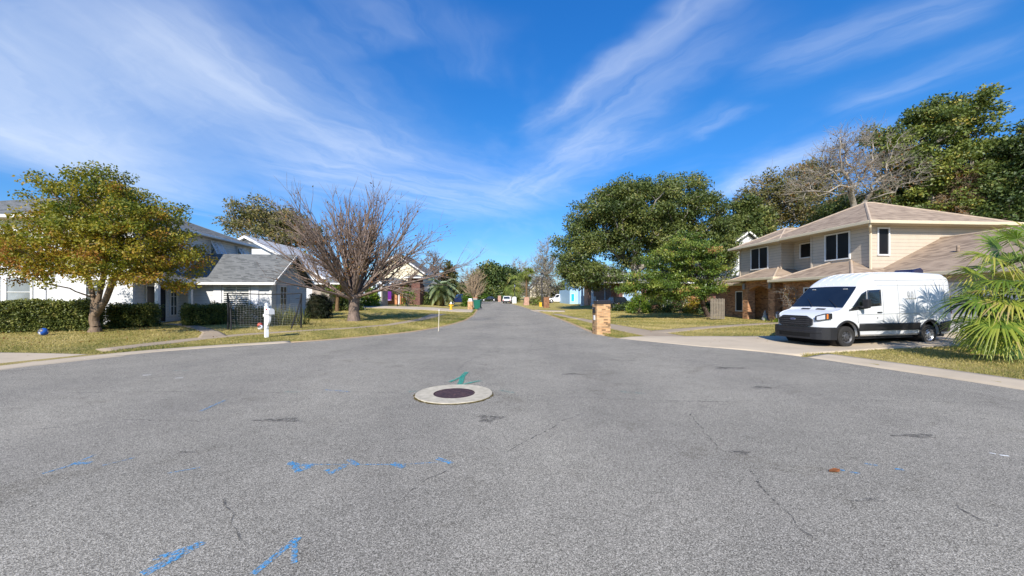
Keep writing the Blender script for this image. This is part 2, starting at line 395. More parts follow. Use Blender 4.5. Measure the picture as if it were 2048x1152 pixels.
# left: drive in the near corner, pavement along the lawn and the path to the porch
ribbon('driveway', [(-12.0, 8.0), (-11.9, 9.2), (-11.2, 11.2)], [(-26, 8.5), (-26, 10.2), (-26, 11.4)], M_CONC, .02)
ribbon('sidewalk', g2((205, 704), (300, 692), (400, 680), (500, 670), (600, 663), (700, 657.5), (790, 650), (860, 638), (893, 628)), g2((190, 699), (300, 686), (400, 675), (500, 667), (600, 661), (700, 655.5), (772, 649), (835, 638), (862, 628)), M_WALK, .014)
ribbon('path', g2((395, 677), (405, 665), (385, 657), (330, 648)), g2((455, 672), (440, 664), (415, 656), (372, 648)), M_WALK, .02)
ribbon('driveway', g2((690, 617), (800, 618), (870, 621), (944, 625)), g2((700, 612.5), (800, 612.8), (870, 615), (948, 619)), M_CONC, .02)
# right: wide drive to the garage, pavement, path to the porch
ribbon('driveway', [at(*p)[:2] for p in ((1216, 675), (1300, 673), (1420, 673), (1520, 673), (1600, 672))]+[(16.5, 18.6), (18.6, 18.8)],
       [road_pt(p) for p in ((1226, 675.6), (1300, 683), (1400, 693), (1500, 701), (1598, 711.5))]+[(11.6, 12.1), (18.8, 13.2)], M_CONC, .022, 90, 20)
ribbon('sidewalk', g2((1166, 637), (1222, 648), (1300, 661), (1372, 673)), g2((1146, 637), (1198, 650), (1222, 658), (1292, 673)), M_WALK, .014)
ribbon('path', g2((1300, 662), (1400, 654), (1500, 648), (1600, 643.5)), g2((1330, 667), (1420, 657), (1520, 650), (1640, 645)), M_WALK, .018)
ribbon('path', g2((1120, 628), (1166, 638)), g2((1098, 627.5), (1148, 638)), M_WALK, .016, 10, 3)
ribbon('driveway', g2((1068, 622), (1093, 623.5), (1130, 624)), g2((1058, 618.5), (1080, 620), (1130, 621)), M_CONC, .018, 12, 4)

# cracks, dark oil marks and worn spray paint on the asphalt
def worn(name, c, lo=.42, hi=.60, scale=26, rough=.85):
    a = Mat(name); a.fin(c, rough, .2); tr = a.n('ShaderNodeBsdfTransparent'); mx = a.n('ShaderNodeMixShader')
    f = a.ramp(a.noise(scale, 5, .75), [(lo, (0, 0, 0)), (hi, (1, 1, 1))]); a.l(f, mx.inputs[0]); a.l(tr.outputs[0], mx.inputs[1]); a.l(a.b.outputs[0], mx.inputs[2])
    a.l(mx.outputs[0], a.out.inputs[0]); return a.m
M_BLUE = worn('blue_paint', (.06, .33, .62), .44, .66, 48); M_TEAL = worn('teal_paint', (.03, .30, .22), .38, .56, 40); M_TEALF = worn('faint_teal_paint', (.05, .33, .27), .50, .62, 45)
M_CRK = worn('crack_dark', (.095, .088, .078), .42, .68, 14); M_OIL = worn('oil_stain', (.085, .08, .074), .38, .80, 11); M_WHT = worn('white_scuff', (.75, .75, .72), .35, .5, 30)
def stroke(mb, pts, w, off=.005, jit=0.):
    q = [Vector((*road_pt(p), 0)) for p in pts]; L = []; Rr = []
    for i, p in enumerate(q):
        t = (q[min(i+1, len(q)-1)]-q[max(i-1, 0)]); t.normalize(); nn = Vector((-t.y, t.x, 0))*(w/2)*(1+random.uniform(-jit, jit))
        z = float(zr(p.y))+off; L.append((p.x+nn.x, p.y+nn.y, z)); Rr.append((p.x-nn.x, p.y-nn.y, z))
    for i in range(len(q)-1): mb.poly([L[i], Rr[i], Rr[i+1], L[i+1]])
def marking(name, m, strokes, off=.005):
    mb = MB()
    for k, (w, *pts) in enumerate(strokes): stroke(mb, pts, w, off+.0008*k)
    return tag(mb.build(name, m), kind='structure')
marking('road_marking', M_TEAL, [(.10, (934, 745), (926, 752), (922, 764), (916, 774.5)), (.07, (928, 752), (914, 759), (899, 765)), (.07, (916, 774.5), (930, 769), (957, 763))], .014)
marking('road_marking', M_TEALF, [(.07, (957, 763), (962, 761)), (.06, (1000, 781), (1012, 783), (1028, 786)), (.05, (815, 784), (836, 783)), (.05, (570, 784), (600, 785)), (.04, (340, 742), (378, 741)), (.05, (1240, 784), (1290, 788))])
marking('road_marking', M_BLUE, [(.07, (285, 1150), (340, 1122), (405, 1085)), (.05, (395, 1090), (345, 1108), (306, 1120)), (.03, (310, 1140), (360, 1112))])
marking('road_marking', M_BLUE, [(.045, (505, 1150), (552, 1112), (594, 1078)), (.035, (590, 1080), (588, 1128)), (.05, (588, 1085), (597, 1076))])
marking('road_marking', M_BLUE, [(.07, (577, 927), (598, 931), (626, 931)), (.05, (580, 925), (596, 936)), (.06, (588, 945), (612, 938), (626, 930)), (.05, (584, 936), (600, 941))])
marking('road_marking', M_BLUE, [(.06, (653, 940), (660, 948), (690, 932)), (.05, (697, 920), (716, 931)), (.015, (626, 930), (800, 930)), (.07, (784, 928), (808, 936)), (.06, (874, 918), (904, 928)), (.014, (808, 930), (874, 926))])
marking('road_marking', M_BLUE, [(.03, (85, 948), (140, 932), (190, 910)), (.06, (142, 929), (182, 926)), (.02, (205, 932), (270, 916)), (.02, (335, 948), (400, 936))])
marking('road_marking', M_BLUE, [(.04, (1668, 938), (1690, 942)), (.03, (1700, 945), (1720, 948)), (.04, (1730, 928), (1756, 932)), (.04, (1790, 939), (1808, 941))])
marking('road_marking', M_BLUE, [(.04, (400, 823), (412, 818), (450, 801)), (.03, (650, 780), (700, 784))])
marking('road_marking', M_WHT, [(.03, (1978, 906), (1992, 909)), (.03, (2000, 911), (2018, 913)), (.04, (285, 751), (302, 750)), (.03, (350, 757), (366, 756))])
def crk(*pts, w=.012):
    mb = MB(); rnd = random.Random(len(pts)*7+int(pts[0][0])); q = [Vector((*road_pt(p), 0)) for p in pts]; P2 = []
    for i in range(len(q)-1):
        n = max(2, int((q[i+1]-q[i]).length/.12))
        P2 += [q[i].lerp(q[i+1], k/n)+Vector((rnd.uniform(-.04, .04), rnd.uniform(-.04, .04), 0)) for k in range(n)]
    for i in range(len(P2)-1):
        t = (P2[i+1]-P2[i]).normalized(); nn = Vector((-t.y, t.x, 0))*w*rnd.uniform(.3, 1.); z = float(zr(P2[i].y))+.004
        mb.poly([(*(P2[i]+nn).xy, z), (*(P2[i]-nn).xy, z), (*(P2[i+1]-nn).xy, z), (*(P2[i+1]+nn).xy, z)])
    tag(mb.build('road_crack', M_CRK), kind='structure')
crk((984, 789), (1100, 793), (1250, 799), (1500, 806), w=.011); crk((836, 787), (700, 785), (560, 786), (300, 783), (120, 786), w=.010); crk((1300, 805), (1700, 800), (2040, 806), w=.008)
crk((918, 738), (935, 723), (975, 704), (1000, 690), w=.014); crk((1380, 825), (1420, 880), (1440, 905)); crk((1500, 940), (1545, 1000), (1610, 1060), (1690, 1110), w=.018); crk((1690, 1110), (1740, 1150))
crk((1010, 905), (1090, 858), (1180, 822), w=.012); crk((780, 1010), (860, 960), (940, 920), w=.010); crk((440, 1000), (475, 1060), (500, 1100), w=.01); crk((1150, 715), (1250, 722), (1370, 720), w=.012)
crk((60, 860), (250, 840), (420, 845), w=.01); crk((1900, 1000), (1960, 1040), (2040, 1060), w=.012)
def stain(px, py, rx, ry, seed):
    x, y = road_pt((px, py)); rnd = random.Random(seed); mb = MB(); n = 28; ring = []
    for i in range(n):
        t = 2*PI*i/n; k = 1+.28*math.sin(3*t+seed)+rnd.uniform(-.18, .18); ring.append((x+rx*k*math.cos(t), y+ry*k*math.sin(t), float(zr(y))+.003))
    mb.poly(ring); tag(mb.build('road_stain', M_OIL), kind='structure')
for s in ((979, 837, .16, .16, 1), (1456, 736, .32, .14, 2), (1525, 775, .22, .10, 3), (1740, 1001, .13, .03, 4), (1830, 872, .25, .06, 5), (1480, 905, .12, .05, 6), (372, 905, .10, .03, 8), (1145, 748, .25, .10, 9), (560, 840, .3, .08, 10)): stain(*s)
crk((1372, 674), (1398, 682), (1410, 688), (1425, 695), w=.03)

# manhole: concrete collar standing just proud of the asphalt, rusty iron cover
a = Mat('rusty_iron'); c = a.ramp(a.noise(9, 6, .7), [(.3, (.06, .036, .038)), (.6, (.115, .065, .062)), (.8, (.18, .10, .08))])
a.bump(a.voro(26, outp='Distance'), .8, .01); c = a.mix(.5, c, a.ramp(a.voro(16, outp='Distance'), [(.1, (1.5, 1.3, 1.2)), (.5, (.4, .4, .45))]), 'MULTIPLY'); M_IRON = a.fin(c, .75, .3, .3)
M_COLLAR = plain('collar_concrete', (.45, .40, .305), .95, .1, .22, 9, bump=.6); M_MOSS = plain('mossy_grit', (.10, .075, .028), .95, .1, .6, 22, bump=.6)
mx_, my_ = road_pt((908.5, 788.5)); mh = empty('manhole', (mx_, my_, .0), 0, 'round rusty iron manhole cover in a pale concrete ring on the asphalt', 'manhole')
rnd = random.Random(3); mb = MB(); n = 72; inner = []; outer = []; base = []
for i in range(n):
    t = 2*PI*i/n; k = .655*(1+rnd.uniform(-.006, .006)); lo = .67+rnd.uniform(-.004, .012)
    inner.append((.355*math.cos(t), .355*math.sin(t), .022)); outer.append((k*math.cos(t), k*math.sin(t), .026)); base.append((lo*math.cos(t), lo*math.sin(t), -.01))
mb.v = inner+outer+base
for i in range(n): j = (i+1) % n; mb.f += [(i, n+i, n+j, j)]
for i in range(n): j = (i+1) % n; mb.f += [(n+i, 2*n+i, 2*n+j, n+j)]
mb.build('collar', M_COLLAR, mh)
mb = MB(); RIM = [1+(.022+.05*rnd.random())*(1 if outer[i][1] < .1 else .3) for i in range(n)]
for i in range(n):
    j = (i+1) % n; a0 = Vector(outer[i]); a1 = Vector(outer[j]); f0 = RIM[i]; f1 = RIM[j]
    mb.poly([(a0.x*1.004, a0.y*1.004, .016), (a0.x*f0, a0.y*f0, .007), (a1.x*f1, a1.y*f1, .007), (a1.x*1.004, a1.y*1.004, .016)])
mb.build('mossy_rim', M_MOSS, mh)
MB().lathe([(0, .020), (.25, .020), (.335, .020), (.34, .012)], k=48).build('cover', M_IRON, mh)
MB().lathe([(.342, .021), (.356, .024), (.356, .0), (.342, .0)], k=48).build('iron_frame', M_IRON, mh)

# ------------------------------------------------------------------ house parts
M_WHITE = plain('white_trim', (.70, .69, .66), .5, .4, .05); M_CREAMT = plain('cream_trim', (.60, .51, .35), .5, .4, .06)
M_SCREEN = glassy('dark_screen_glass', (.010, .010, .011), .45, .2); M_GLASS = glassy('window_glass', (.05, .06, .065), .05, .8, .5); M_GLASSB = glassy('pale_window_glass', (.20, .22, .23), .10, .7, .4)
M_SOFF = plain('soffit', (.52, .45, .33), .7, .2, .05)
FACE = {'x-': ((0, -1), (-1, 0)), 'x+': ((0, 1), (1, 0)), 'y-': ((1, 0), (0, -1)), 'y+': ((-1, 0), (0, 1))}
def fpt(face, pl, u, z, off):
    n = FACE[face][1]
    return ((pl*abs(n[0])+off*n[0]) if n[0] else u, (pl*abs(n[1])+off*n[1]) if n[1] else u, z)
def window(root, face, pl, u, z, w, h, cols=1, rows=1, fw=.07, mw=.045, fm=None, gm=None, dep=.06, name='window', sill=False, louvre=0, lm=None):
    """frame proud of the wall, glass set back inside it; u is the middle along the wall, z the bottom"""
    t, n = (abs(FACE[face][0][0]), abs(FACE[face][0][1])), FACE[face][1]
    mb = MB(); c = lambda du, dz, off: fpt(face, pl, u+du, z+dz, off)
    for sx in (-1, 1): mb.obox(c(sx*(w/2-fw/2), h/2, dep/2-.01), t, n, fw, dep+.02, h)
    mb.obox(c(0, fw/2, dep/2-.011), t, n, w-2*fw, dep+.016, fw); mb.obox(c(0, h-fw/2, dep/2-.011), t, n, w-2*fw, dep+.016, fw)
    for i in range(1, cols): mb.obox(c(-w/2+w*i/cols, h/2, dep/2-.014), t, n, mw, dep+.01, h-2*fw)
    for j in range(1, rows): mb.obox(c(0, h*j/rows, dep/2-.018), t, n, w-2*fw, dep, mw*.7)
    if sill: mb.obox(c(0, -.03, dep*.8), t, n, w+.12, dep*1.8, .06)
    f = mb.build(name, fm or M_WHITE, root)
    MB().obox(c(0, h/2, .004), t, n, w-2*fw+.01, .02, h-2*fw+.01).build('pane', gm or M_GLASS, f)
    if louvre:
        mb = MB(); k = int((h-2*fw)/louvre)
        for j in range(k):
            for i in range(cols): mb.obox(c(-w/2+w*(i+.5)/cols, fw+louvre*(j+.5), .03), t, n, w/cols-mw*1.6, .03, louvre*.45)
        mb.build('louvre', lm or M_WHITE, f)
    return f
def hip_roof(root, x0, x1, y0, y1, z, pitch, m, fm, name='roof', gut=.16, gout=.10, sm=None, cap=None, sides='x-x+y-y+'):
    lx, ly = x1-x0, y1-y0; h = min(lx, ly)/2; rz = z+gut*.55+h*pitch; zt = z+gut*.55
    if lx >= ly: r = [(x0+h, (y0+y1)/2, rz), (x1-h, (y0+y1)/2, rz)]
    else: r = [((x0+x1)/2, y0+h, rz), ((x0+x1)/2, y1-h, rz)]
    e = [(x0, y0, zt), (x1, y0, zt), (x1, y1, zt), (x0, y1, zt)]; b = [(p[0], p[1], z+.02) for p in e]
    mb = MB(); mb.v = e+r+b
    if lx >= ly: mb.f = [(0, 1, 5, 4), (1, 2, 5), (2, 3, 4, 5), (3, 0, 4)]
    else: mb.f = [(0, 1, 4), (1, 2, 5, 4), (2, 3, 5), (3, 0, 4, 5)]
    mb.f += [(9, 8, 7, 6)]+[(6+i, 6+(i+1) % 4, (i+1) % 4, i) for i in range(4)]
    o = mb.build(name, m, root)
    mb = MB()
    for i, (p, q) in enumerate(((r[0], e[0]), (r[0], e[3] if lx >= ly else e[1]), (r[1], e[2]), (r[1], e[1] if lx >= ly else e[3]), (r[0], r[1]))):
        if (Vector(p)-Vector(q)).length < .3: continue
        mb.tube([Vector(p)+Vector((0, 0, -.02)), Vector(q)+Vector((0, 0, -.02))], .075, 6)
    mb.build('ridge_cap', cap or m, o)
    mb = MB()       # gutter and fascia round the eaves, butted at the corners
    if 'y-' in sides: mb.box(x0-gout, x1+gout, y0-gout, y0+.02, z, z+gut)
    if 'y+' in sides: mb.box(x0-gout, x1+gout, y1-.02, y1+gout, z, z+gut)
    if 'x-' in sides: mb.box(x0-gout, x0+.02, y0+.021, y1-.021, z+.001, z+gut-.001)
    if 'x+' in sides: mb.box(x1-.02, x1+gout, y0+.021, y1-.021, z+.001, z+gut-.001)
    mb.build('gutter', fm, o, bevel=.02)
    MB().box(x0+.03, x1-.03, y0+.03, y1-.03, z-.012, z+.012).build('soffit', sm or M_SOFF, o)
    return o
def gable_roof(root, axis, x0, x1, y0, y1, z, rise, m, fm, name='roof', th=.14):
    """ridge along axis; z = eave height (underside), th = thickness of the slabs"""
    mb = MB()
    if axis == 'x': ym = (y0+y1)/2; a = [(x0, y0, z), (x0, ym, z+rise), (x0, y1, z)]; vec = (x1-x0, 0, 0)
    else: xm = (x0+x1)/2; a = [(x0, y0, z), (xm, y0, z+rise), (x1, y0, z)]; vec = (0, y1-y0, 0)
    up = [(p[0], p[1], p[2]+th) for p in a]
    mb.prism([a[0], a[1], a[2], up[2], up[1], up[0]], vec); o = mb.build(name, m, root)
    mb = MB()        # rake boards on both ends and fascia along the eaves
    for s, w0 in ((0, -.05), (1, .0)):
        for i, j in ((0, 1), (1, 2)):
            p, q = Vector(a[i])+Vector(vec)*s, Vector(a[j])+Vector(vec)*s; d = Vector(vec).normalized()*.05
            o0 = d*(-1 if s == 0 else 0); lo = Vector((0, 0, -.06)); hi = Vector((0, 0, th-.012))
            mb.prism([p+o0+lo, q+o0+lo, q+o0+hi, p+o0+hi], d)
    if axis == 'x':
        mb.box(x0, x1, y0-.05, y0, z-.05, z+th-.03); mb.box(x0, x1, y1, y1+.05, z-.05, z+th-.03)
    else:
        mb.box(x0-.05, x0, y0, y1, z-.05, z+th-.03); mb.box(x1, x1+.05, y0, y1, z-.05, z+th-.03)
    mb.build('fascia', fm, o); return o
def gable_wall(root, axis, x0, x1, y0, y1, z, rise, m, name='gable'):
    mb = MB()
    if axis == 'x': mb.prism([(x0, y0, z), (x0, (y0+y1)/2, z+rise), (x0, y1, z)], (x1-x0, 0, 0))
    else: mb.prism([(x0, y0, z), ((x0+x1)/2, y0, z+rise), (x1, y0, z)], (0, y1-y0, 0))
    return mb.build(name, m, root)
def wall(root, x0, x1, y0, y1, z0, z1, m, name='wall'): return MB().box(x0, x1, y0, y1, z0, z1).build(name, m, root)
def corner_board(root, pts, z0, z1, m, s=.1):
    for x, y in pts: MB().box(x-s/2, x+s/2, y-s/2, y+s/2, z0, z1).build('corner_board', m, root)
def garage_door(root, face, pl, u, z, w, h, m, lights=True, rows=4, name='garage_door'):
    t, n = (abs(FACE[face][0][0]), abs(FACE[face][0][1])), FACE[face][1]; mb = MB(); c = lambda du, dz, off: fpt(face, pl, u+du, z+dz, off)
    mb.obox(c(0, h/2, .01), t, n, w, .04, h)
    k = max(2, int(w/.55))
    for j in range(rows-(1 if lights else 0)):
        for i in range(k): mb.obox(c(-w/2+w*(i+.5)/k, h*(j+.5)/rows, .035), t, n, w/k-.10, .025, h/rows-.12)
    o = mb.build(name, m, root, bevel=.008)
    mb = MB()
    for sx in (-1, 1): mb.obox(c(sx*(w/2+.05), h/2+.04, .03), t, n, .1, .08, h+.08)
    mb.obox(c(0, h+.05, .032), t, n, w, .08, .1); mb.build('frame', M_WHITE, o)
    if lights:
        mb = MB()
        for i in range(k): mb.obox(c(-w/2+w*(i+.5)/k, h*(rows-.5)/rows, .034), t, n, w/k-.12, .012, h/rows-.2)
        mb.build('pane', M_GLASS, o)
    return o
def downspout(root, pts, m, r=.045): return MB().tube(pts, r, 6).build('downspout', m, root)

# ------------------------------------------------------------------ the tan house behind the van
M_TANS = siding('tan_siding', (.53, .45, .35), .18, .30); M_TANB = brick('tan_brick', (.40, .185, .09), (.50, .27, .14), (.32, .25, .18), dark=.40, blot=.35)
M_TANR = shingle('tan_shingles', (.36, .275, .20), (.25, .185, .135)); M_TANC = plain('ridge_shingles', (.41, .32, .235), .92, .15, .2, 9); M_PORCH = plain('porch_concrete', (.34, .34, .34), .9, .2, .15)
HX, HY, HR = 18.04, 19.4, R(4.4)
house = empty('tan_house', (HX, HY, 0), HR, 'two storey tan house with brick ground floor, brown hip roofs and dark screened windows', 'house')
hz = .12
wall(house, 0, 7.4, 0, 3.45, 2.6, 5.36, M_TANS); wall(house, .9, 7.4, 3.452, 9.8, 2.6, 5.362, M_TANS); wall(house, 0, .898, 5.79, 9.8, 2.6, 5.361, M_TANS)
wall(house, -1.45, 7.4, -.3, 3.9, hz-.4, 2.72, M_TANB, 'brick_wall'); wall(house, .3, 7.4, 3.902, 12.4, hz-.4, 2.721, M_TANB, 'brick_wall')
wall(house, -.3, .298, 8.6, 12.4, hz-.4, 2.719, M_TANB, 'brick_wall')
hip_roof(house, -.5, 8.0, -.5, 7.4, 5.36, .50, M_TANR, M_CREAMT, cap=M_TANC)
hip_roof(house, -.502, 5.5, 5.35, 10.3, 5.34, .50, M_TANR, M_CREAMT, cap=M_TANC)
hip_roof(house, -2.0, 3.4, -1.0, 4.25, 2.66, .46, M_TANR, M_CREAMT, cap=M_TANC)              # strip over the ground floor front
hip_roof(house, -1.72, 3.2, 4.32, 8.75, 2.86, .46, M_TANR, M_CREAMT, cap=M_TANC)             # porch
hip_roof(house, -.85, 3.6, 8.2, 12.9, 2.64, .42, M_TANR, M_CREAMT, cap=M_TANC)               # low wing beyond the porch
# porch: two brick piers, brick arch between them, step
for ly in (4.92, 7.35): wall(house, -1.36, -.84, ly-.26, ly+.26, hz, 2.87, M_TANB, 'pier')
mb = MB(); n = 16; top = 2.86; arc = [(-1.30, 5.18+ (7.09-5.18)*i/n, 2.22+.30*math.sin(PI*i/n)) for i in range(n+1)]
mb.prism([(-1.30, 5.18, top)]+arc+[(-1.30, 7.09, top)], (.36, 0, 0)); mb.build('arch', M_TANB, house)
wall(house, -.836, .298, 4.5, 4.78, 2.4, 2.858, M_TANB, 'lintel'); wall(house, -1.42, .298, 3.92, 8.58, hz-.4, hz+.12, M_PORCH, 'porch_floor')
window(house, 'x-', .3, 5.3, hz+.14, 1.05, 2.15, 1, 1, fm=plain('dark_door', (.06, .03, .02), .4), gm=M_SCREEN, name='front_door')
for ly in (4.92, 7.35):
    lt = MB().lathe([(0, 2.28), (.07, 2.30), (.10, 2.36), (.085, 2.62), (.12, 2.66), (0, 2.76)], (-1.47, ly-.0, 0), 10).build('lantern', plain('lantern_metal', (.25, .24, .22), .5), house)
# windows, dark solar screens in white frames
kw = dict(gm=M_SCREEN, fm=M_WHITE)
window(house, 'x-', 0, 1.78, 3.78, 1.52, 1.50, 2, 1, **kw); window(house, 'x-', 0, 7.75, 3.72, 1.72, 1.56, 2, 1, **kw)
window(house, 'x-', .9, 4.72, 4.22, 1.15, .98, 1, 1, **kw); window(house, 'y-', 0, .70, 3.84, .68, 1.42, 1, 1, **kw)
window(house, 'x-', -.3, 9.42, .72, .85, 1.52, 1, 1, **kw); window(house, 'x-', -1.45, 1.6, 1.0, 1.5, 1.3, 2, 1, **kw)
corner_board(house, [(0, 0), (0, 3.45), (0, 5.79), (0, 9.8)], 2.62, 5.355, M_TANS, .09)
downspout(house, [(-.50, -.45, 5.36), (-.45, -.42, 5.2), (-.10, -.12, 4.95), (-.075, -.10, 3.1), (-.2, -.3, 3.0)], M_CREAMT, .055)
# garage wing towards the street
wall(house, .42, 7.4, -6.6, -.302, hz-.4, 2.72, M_TANS, 'garage_wall')
mb = MB(); rx0, rx1, yy0, yy1 = -.12, 7.92, -7.1, -.002; rz0 = 2.66; xr0 = 3.9; rise = (xr0-rx0)*.49
mb.prism([(rx0, yy0, rz0), (rx0, yy0, rz0+.14), (xr0, yy0, rz0+.14+rise), (rx1, yy0, rz0+.14), (rx1, yy0, rz0)], (0, yy1-yy0, 0)); ga = mb.build('roof', M_TANR, house)
MB().box(rx0-.10, rx0-.001, yy0, yy1-.6, rz0, rz0+.16).build('gutter', M_CREAMT, ga, bevel=.02)
MB().prism([(rx0, yy0-.06, rz0-.02), (rx0, yy0-.06, rz0+.13), (xr0, yy0-.06, rz0+.13+rise), (rx1, yy0-.06, rz0+.13), (rx1, yy0-.06, rz0-.02)], (0, .058, 0)).build('rake_board', M_CREAMT, ga)
MB().tube([(xr0, yy0, rz0+.13+rise), (xr0, yy1, rz0+.13+rise)], .07, 6).build('ridge_cap', M_TANC, ga)
MB().lathe([(0, .3), (.06, .28), (.06, 0)], (1.9, -2.2, rz0+.14+.49*2.0), 8).build('roof_vent', M_TANR, ga)
garage_door(house, 'x-', .42, -3.4, hz-.02, 4.9, 2.15, M_WHITE, False)
# figurine, and the leafless shrub and tuft by the porch come later

# ------------------------------------------------------------------ the white van
M_VAN = plain('white_van_paint', (.60, .61, .615), .22, .5, .02); M_VBLK = plain('black_plastic', (.016, .016, .018), .5, .35, .2)
M_VGL = glassy('van_glass', (.012, .016, .022), .04, .8, .3); M_RUB = plain('tyre_rubber', (.028, .027, .026), .85, .2, .25, 12); M_STEEL = plain('steel_rim', (.09, .09, .095), .5, .5, .25, 8, .5)
M_STEELB = plain('bright_rim', (.45, .45, .46), .35, .5, .15, 8, .8); M_LAMP = glassy('headlamp_lens', (.42, .44, .48), .05, .9, .35); M_AMBER = plain('amber_lens', (.75, .17, .02), .2, .6, .1); M_CHROME = plain('chrome', (.62, .62, .62), .18, .5, .05, metal=.9)
M_GREY = plain('grey_print', (.33, .34, .35), .6, .3, .1); M_RED = plain('red_lens', (.45, .02, .02), .25, .6, .1); M_SEAM = plain('seam_shadow_gap', (.30, .30, .30), .7, .2, .1)
VS = .985
van = empty('van', (12.62, 14.02, .05), math.atan2(-.83, -3.65), 'white high roof cargo van with black bumper parked on the right hand drive', 'van')
van.scale = (VS, VS, VS)
def interp(x, tab): return float(np.interp(x, [p[0] for p in tab], [p[1] for p in tab]))
ZT = [(-3.02, 1.75), (-3.01, 2.25), (-2.93, 2.48), (-2.7, 2.57), (-1.5, 2.60), (0, 2.575), (.45, 2.53), (.80, 2.42), (1.08, 2.25), (1.30, 2.02), (1.62, 1.70), (1.98, 1.335), (2.10, 1.26), (2.4, 1.19), (2.65, 1.11), (2.80, 1.03), (2.86, .93)]
WX = [(-3.02, .90), (-2.95, .97), (-2.7, 1.0), (1.6, 1.0), (2.1, .985), (2.4, .955), (2.6, .90), (2.74, .80), (2.82, .68), (2.86, .52)]
RC = [(-3.02, .22), (0, .30), (1.0, .26), (1.35, .16), (2.0, .10), (2.86, .07)]
def halfw(x, z): return interp(x, WX)*(1-.115*max(0., (z-1.15)/1.4)**1.35-.05*max(0., (.75-z)/.4))
def section(x):
    zt = interp(x, ZT); r = min(interp(x, RC), (zt-.4)*.45); zs = zt-r; pts = [(0, .34)]
    for z in np.concatenate([[.36], np.linspace(.42, zs, 12)]): pts.append((halfw(x, z)*(1 if z > .37 else .94), z))
    w = halfw(x, zs)
    for k in range(1, 6):
        t = PI/2*k/6; pts.append((w-r*(1-math.cos(t)), zs+r*math.sin(t)*.93))
    w2 = w-r*.93
    for f, dz in ((1, -.02*1), (.6, -.008), (.3, -.002), (0, 0)): pts.append((w2*f, zt+dz))
    return pts
XS = list(np.linspace(-3.02, -2.7, 7))+list(np.linspace(-2.4, .3, 10))+list(np.linspace(.45, 2.0, 17))+list(np.linspace(2.1, 2.7, 9))+[2.74, 2.78, 2.82, 2.845, 2.86]
secs = [section(x) for x in XS]; n = len(secs[0]); mb = MB(); ring = []
for x, s in zip(XS, secs):
    r = [(x, y, z) for y, z in s]+[(x, -y, z) for y, z in s[-2:0:-1]]; ring.append(r)
k = len(ring[0])
for r in ring: mb.v += r
for i in range(len(ring)-1):
    for j in range(k): mb.f.append((i*k+j, i*k+(j+1) % k, (i+1)*k+(j+1) % k, (i+1)*k+j))
mb.f += [tuple(range(k)), tuple(reversed(range((len(ring)-1)*k, len(ring)*k)))]
body = mb.build('body', M_VAN, van, smooth=True, angle=28)
WHX = (1.875, -1.875); WR = .355
def cut(o, cutters):
    """boolean the cutters out of o and keep the evaluated mesh"""
    cs = []
    for c in cutters:
        c.hide_render = True; m = o.modifiers.new('cut', 'BOOLEAN'); m.object = c; m.operation = 'DIFFERENCE'; m.solver = 'EXACT'; cs.append(c)
    bpy.context.view_layer.update(); dg = bpy.context.evaluated_depsgraph_get()
    me = bpy.data.meshes.new_from_object(o.evaluated_get(dg)); o.modifiers.clear(); o.data = me
    for c in cs: bpy.data.objects.remove(c, do_unlink=True)
cs = []
for x in WHX:
    c = MB().lathe([(0, -1.3), (.455, -1.3), (.455, 1.3), (0, 1.3)], (x, 0, .40), 28, 'y').build('cutter', M_VBLK, van); cs.append(c)
cut(body, cs)
body.data.polygons.foreach_set('use_smooth', np.ones(len(body.data.polygons), bool)); body.data.set_sharp_from_angle(angle=R(28))
mb = MB()
for x in WHX: mb.lathe([(.452, -.90), (.452, .90)], (x, 0, .40), 28, 'y')
mb.box(-2.9, 2.6, -.80, .80, .26, .42); mb.build('underbody', M_VBLK, van)
def side_patch(name, pts, m, off=.008, parent=None, flip=(1, -1), sub=6):
    """panel that lies on the flank: pts are (x, z) of a quad given corner by corner"""
    for sgn in flip:
        mb = MB(); A, B, C, D_ = [np.array(p, float) for p in pts]; G = []
        for i in range(sub+1):
            for j in range(sub+1):
                u, v = i/sub, j/sub; p = (A*(1-u)+B*u)*(1-v)+(D_*(1-u)+C*u)*v; G.append((p[0], sgn*(halfw(p[0], p[1])+off), p[1]))
        mb.v = G; q = sub+1
        for i in range(sub):
            for j in range(sub): mb.f.append((i*q+j, (i+1)*q+j, (i+1)*q+j+1, i*q+j+1))
        o = mb.build(name, m, parent or van, smooth=True); s = o.modifiers.new('s', 'SOLIDIFY'); s.thickness = .012; s.offset = 0
# windscreen: a patch of the nose surface
def top_at(x, f):                 # point on the section at x; f from 0 (middle) to 1 (pillar)
    s = section(x)[-6:]; t = f*(len(s)-1); s = s[::-1]; i = min(int(t), len(s)-2); w = t-i
    return (s[i][0]*(1-w)+s[i+1][0]*w, s[i][1]*(1-w)+s[i+1][1]*w)
mb = MB(); nu, nv = 14, 10
for i in range(nu+1):
    x = 1.26+(1.97-1.26)*i/nu
    for j in range(-nv, nv+1):
        y, z = top_at(x, abs(j)/nv*(.86)); mb.v.append((x+.010, y*(1 if j >= 0 else -1), z+.010))
q = 2*nv+1
for i in range(nu):
    for j in range(q-1): mb.f.append((i*q+j, (i+1)*q+j, (i+1)*q+j+1, i*q+j+1))
ws = mb.build('windscreen', M_VGL, van, smooth=True)
MB().tube([(2.02, .75, 1.36), (1.75, .30, 1.60)], .012, 5).build('wiper', M_VBLK, van); MB().tube([(2.02, -.10, 1.36), (1.72, -.5, 1.62)], .012, 5).build('wiper', M_VBLK, van)
for y in (-.55, .55):
    x = 1.34; yy, zz = top_at(x, .6); MB().box(x-.02, x+.05, y-.06, y+.06, zz+.004, zz+.02).build('sticker', M_WHITE, ws)
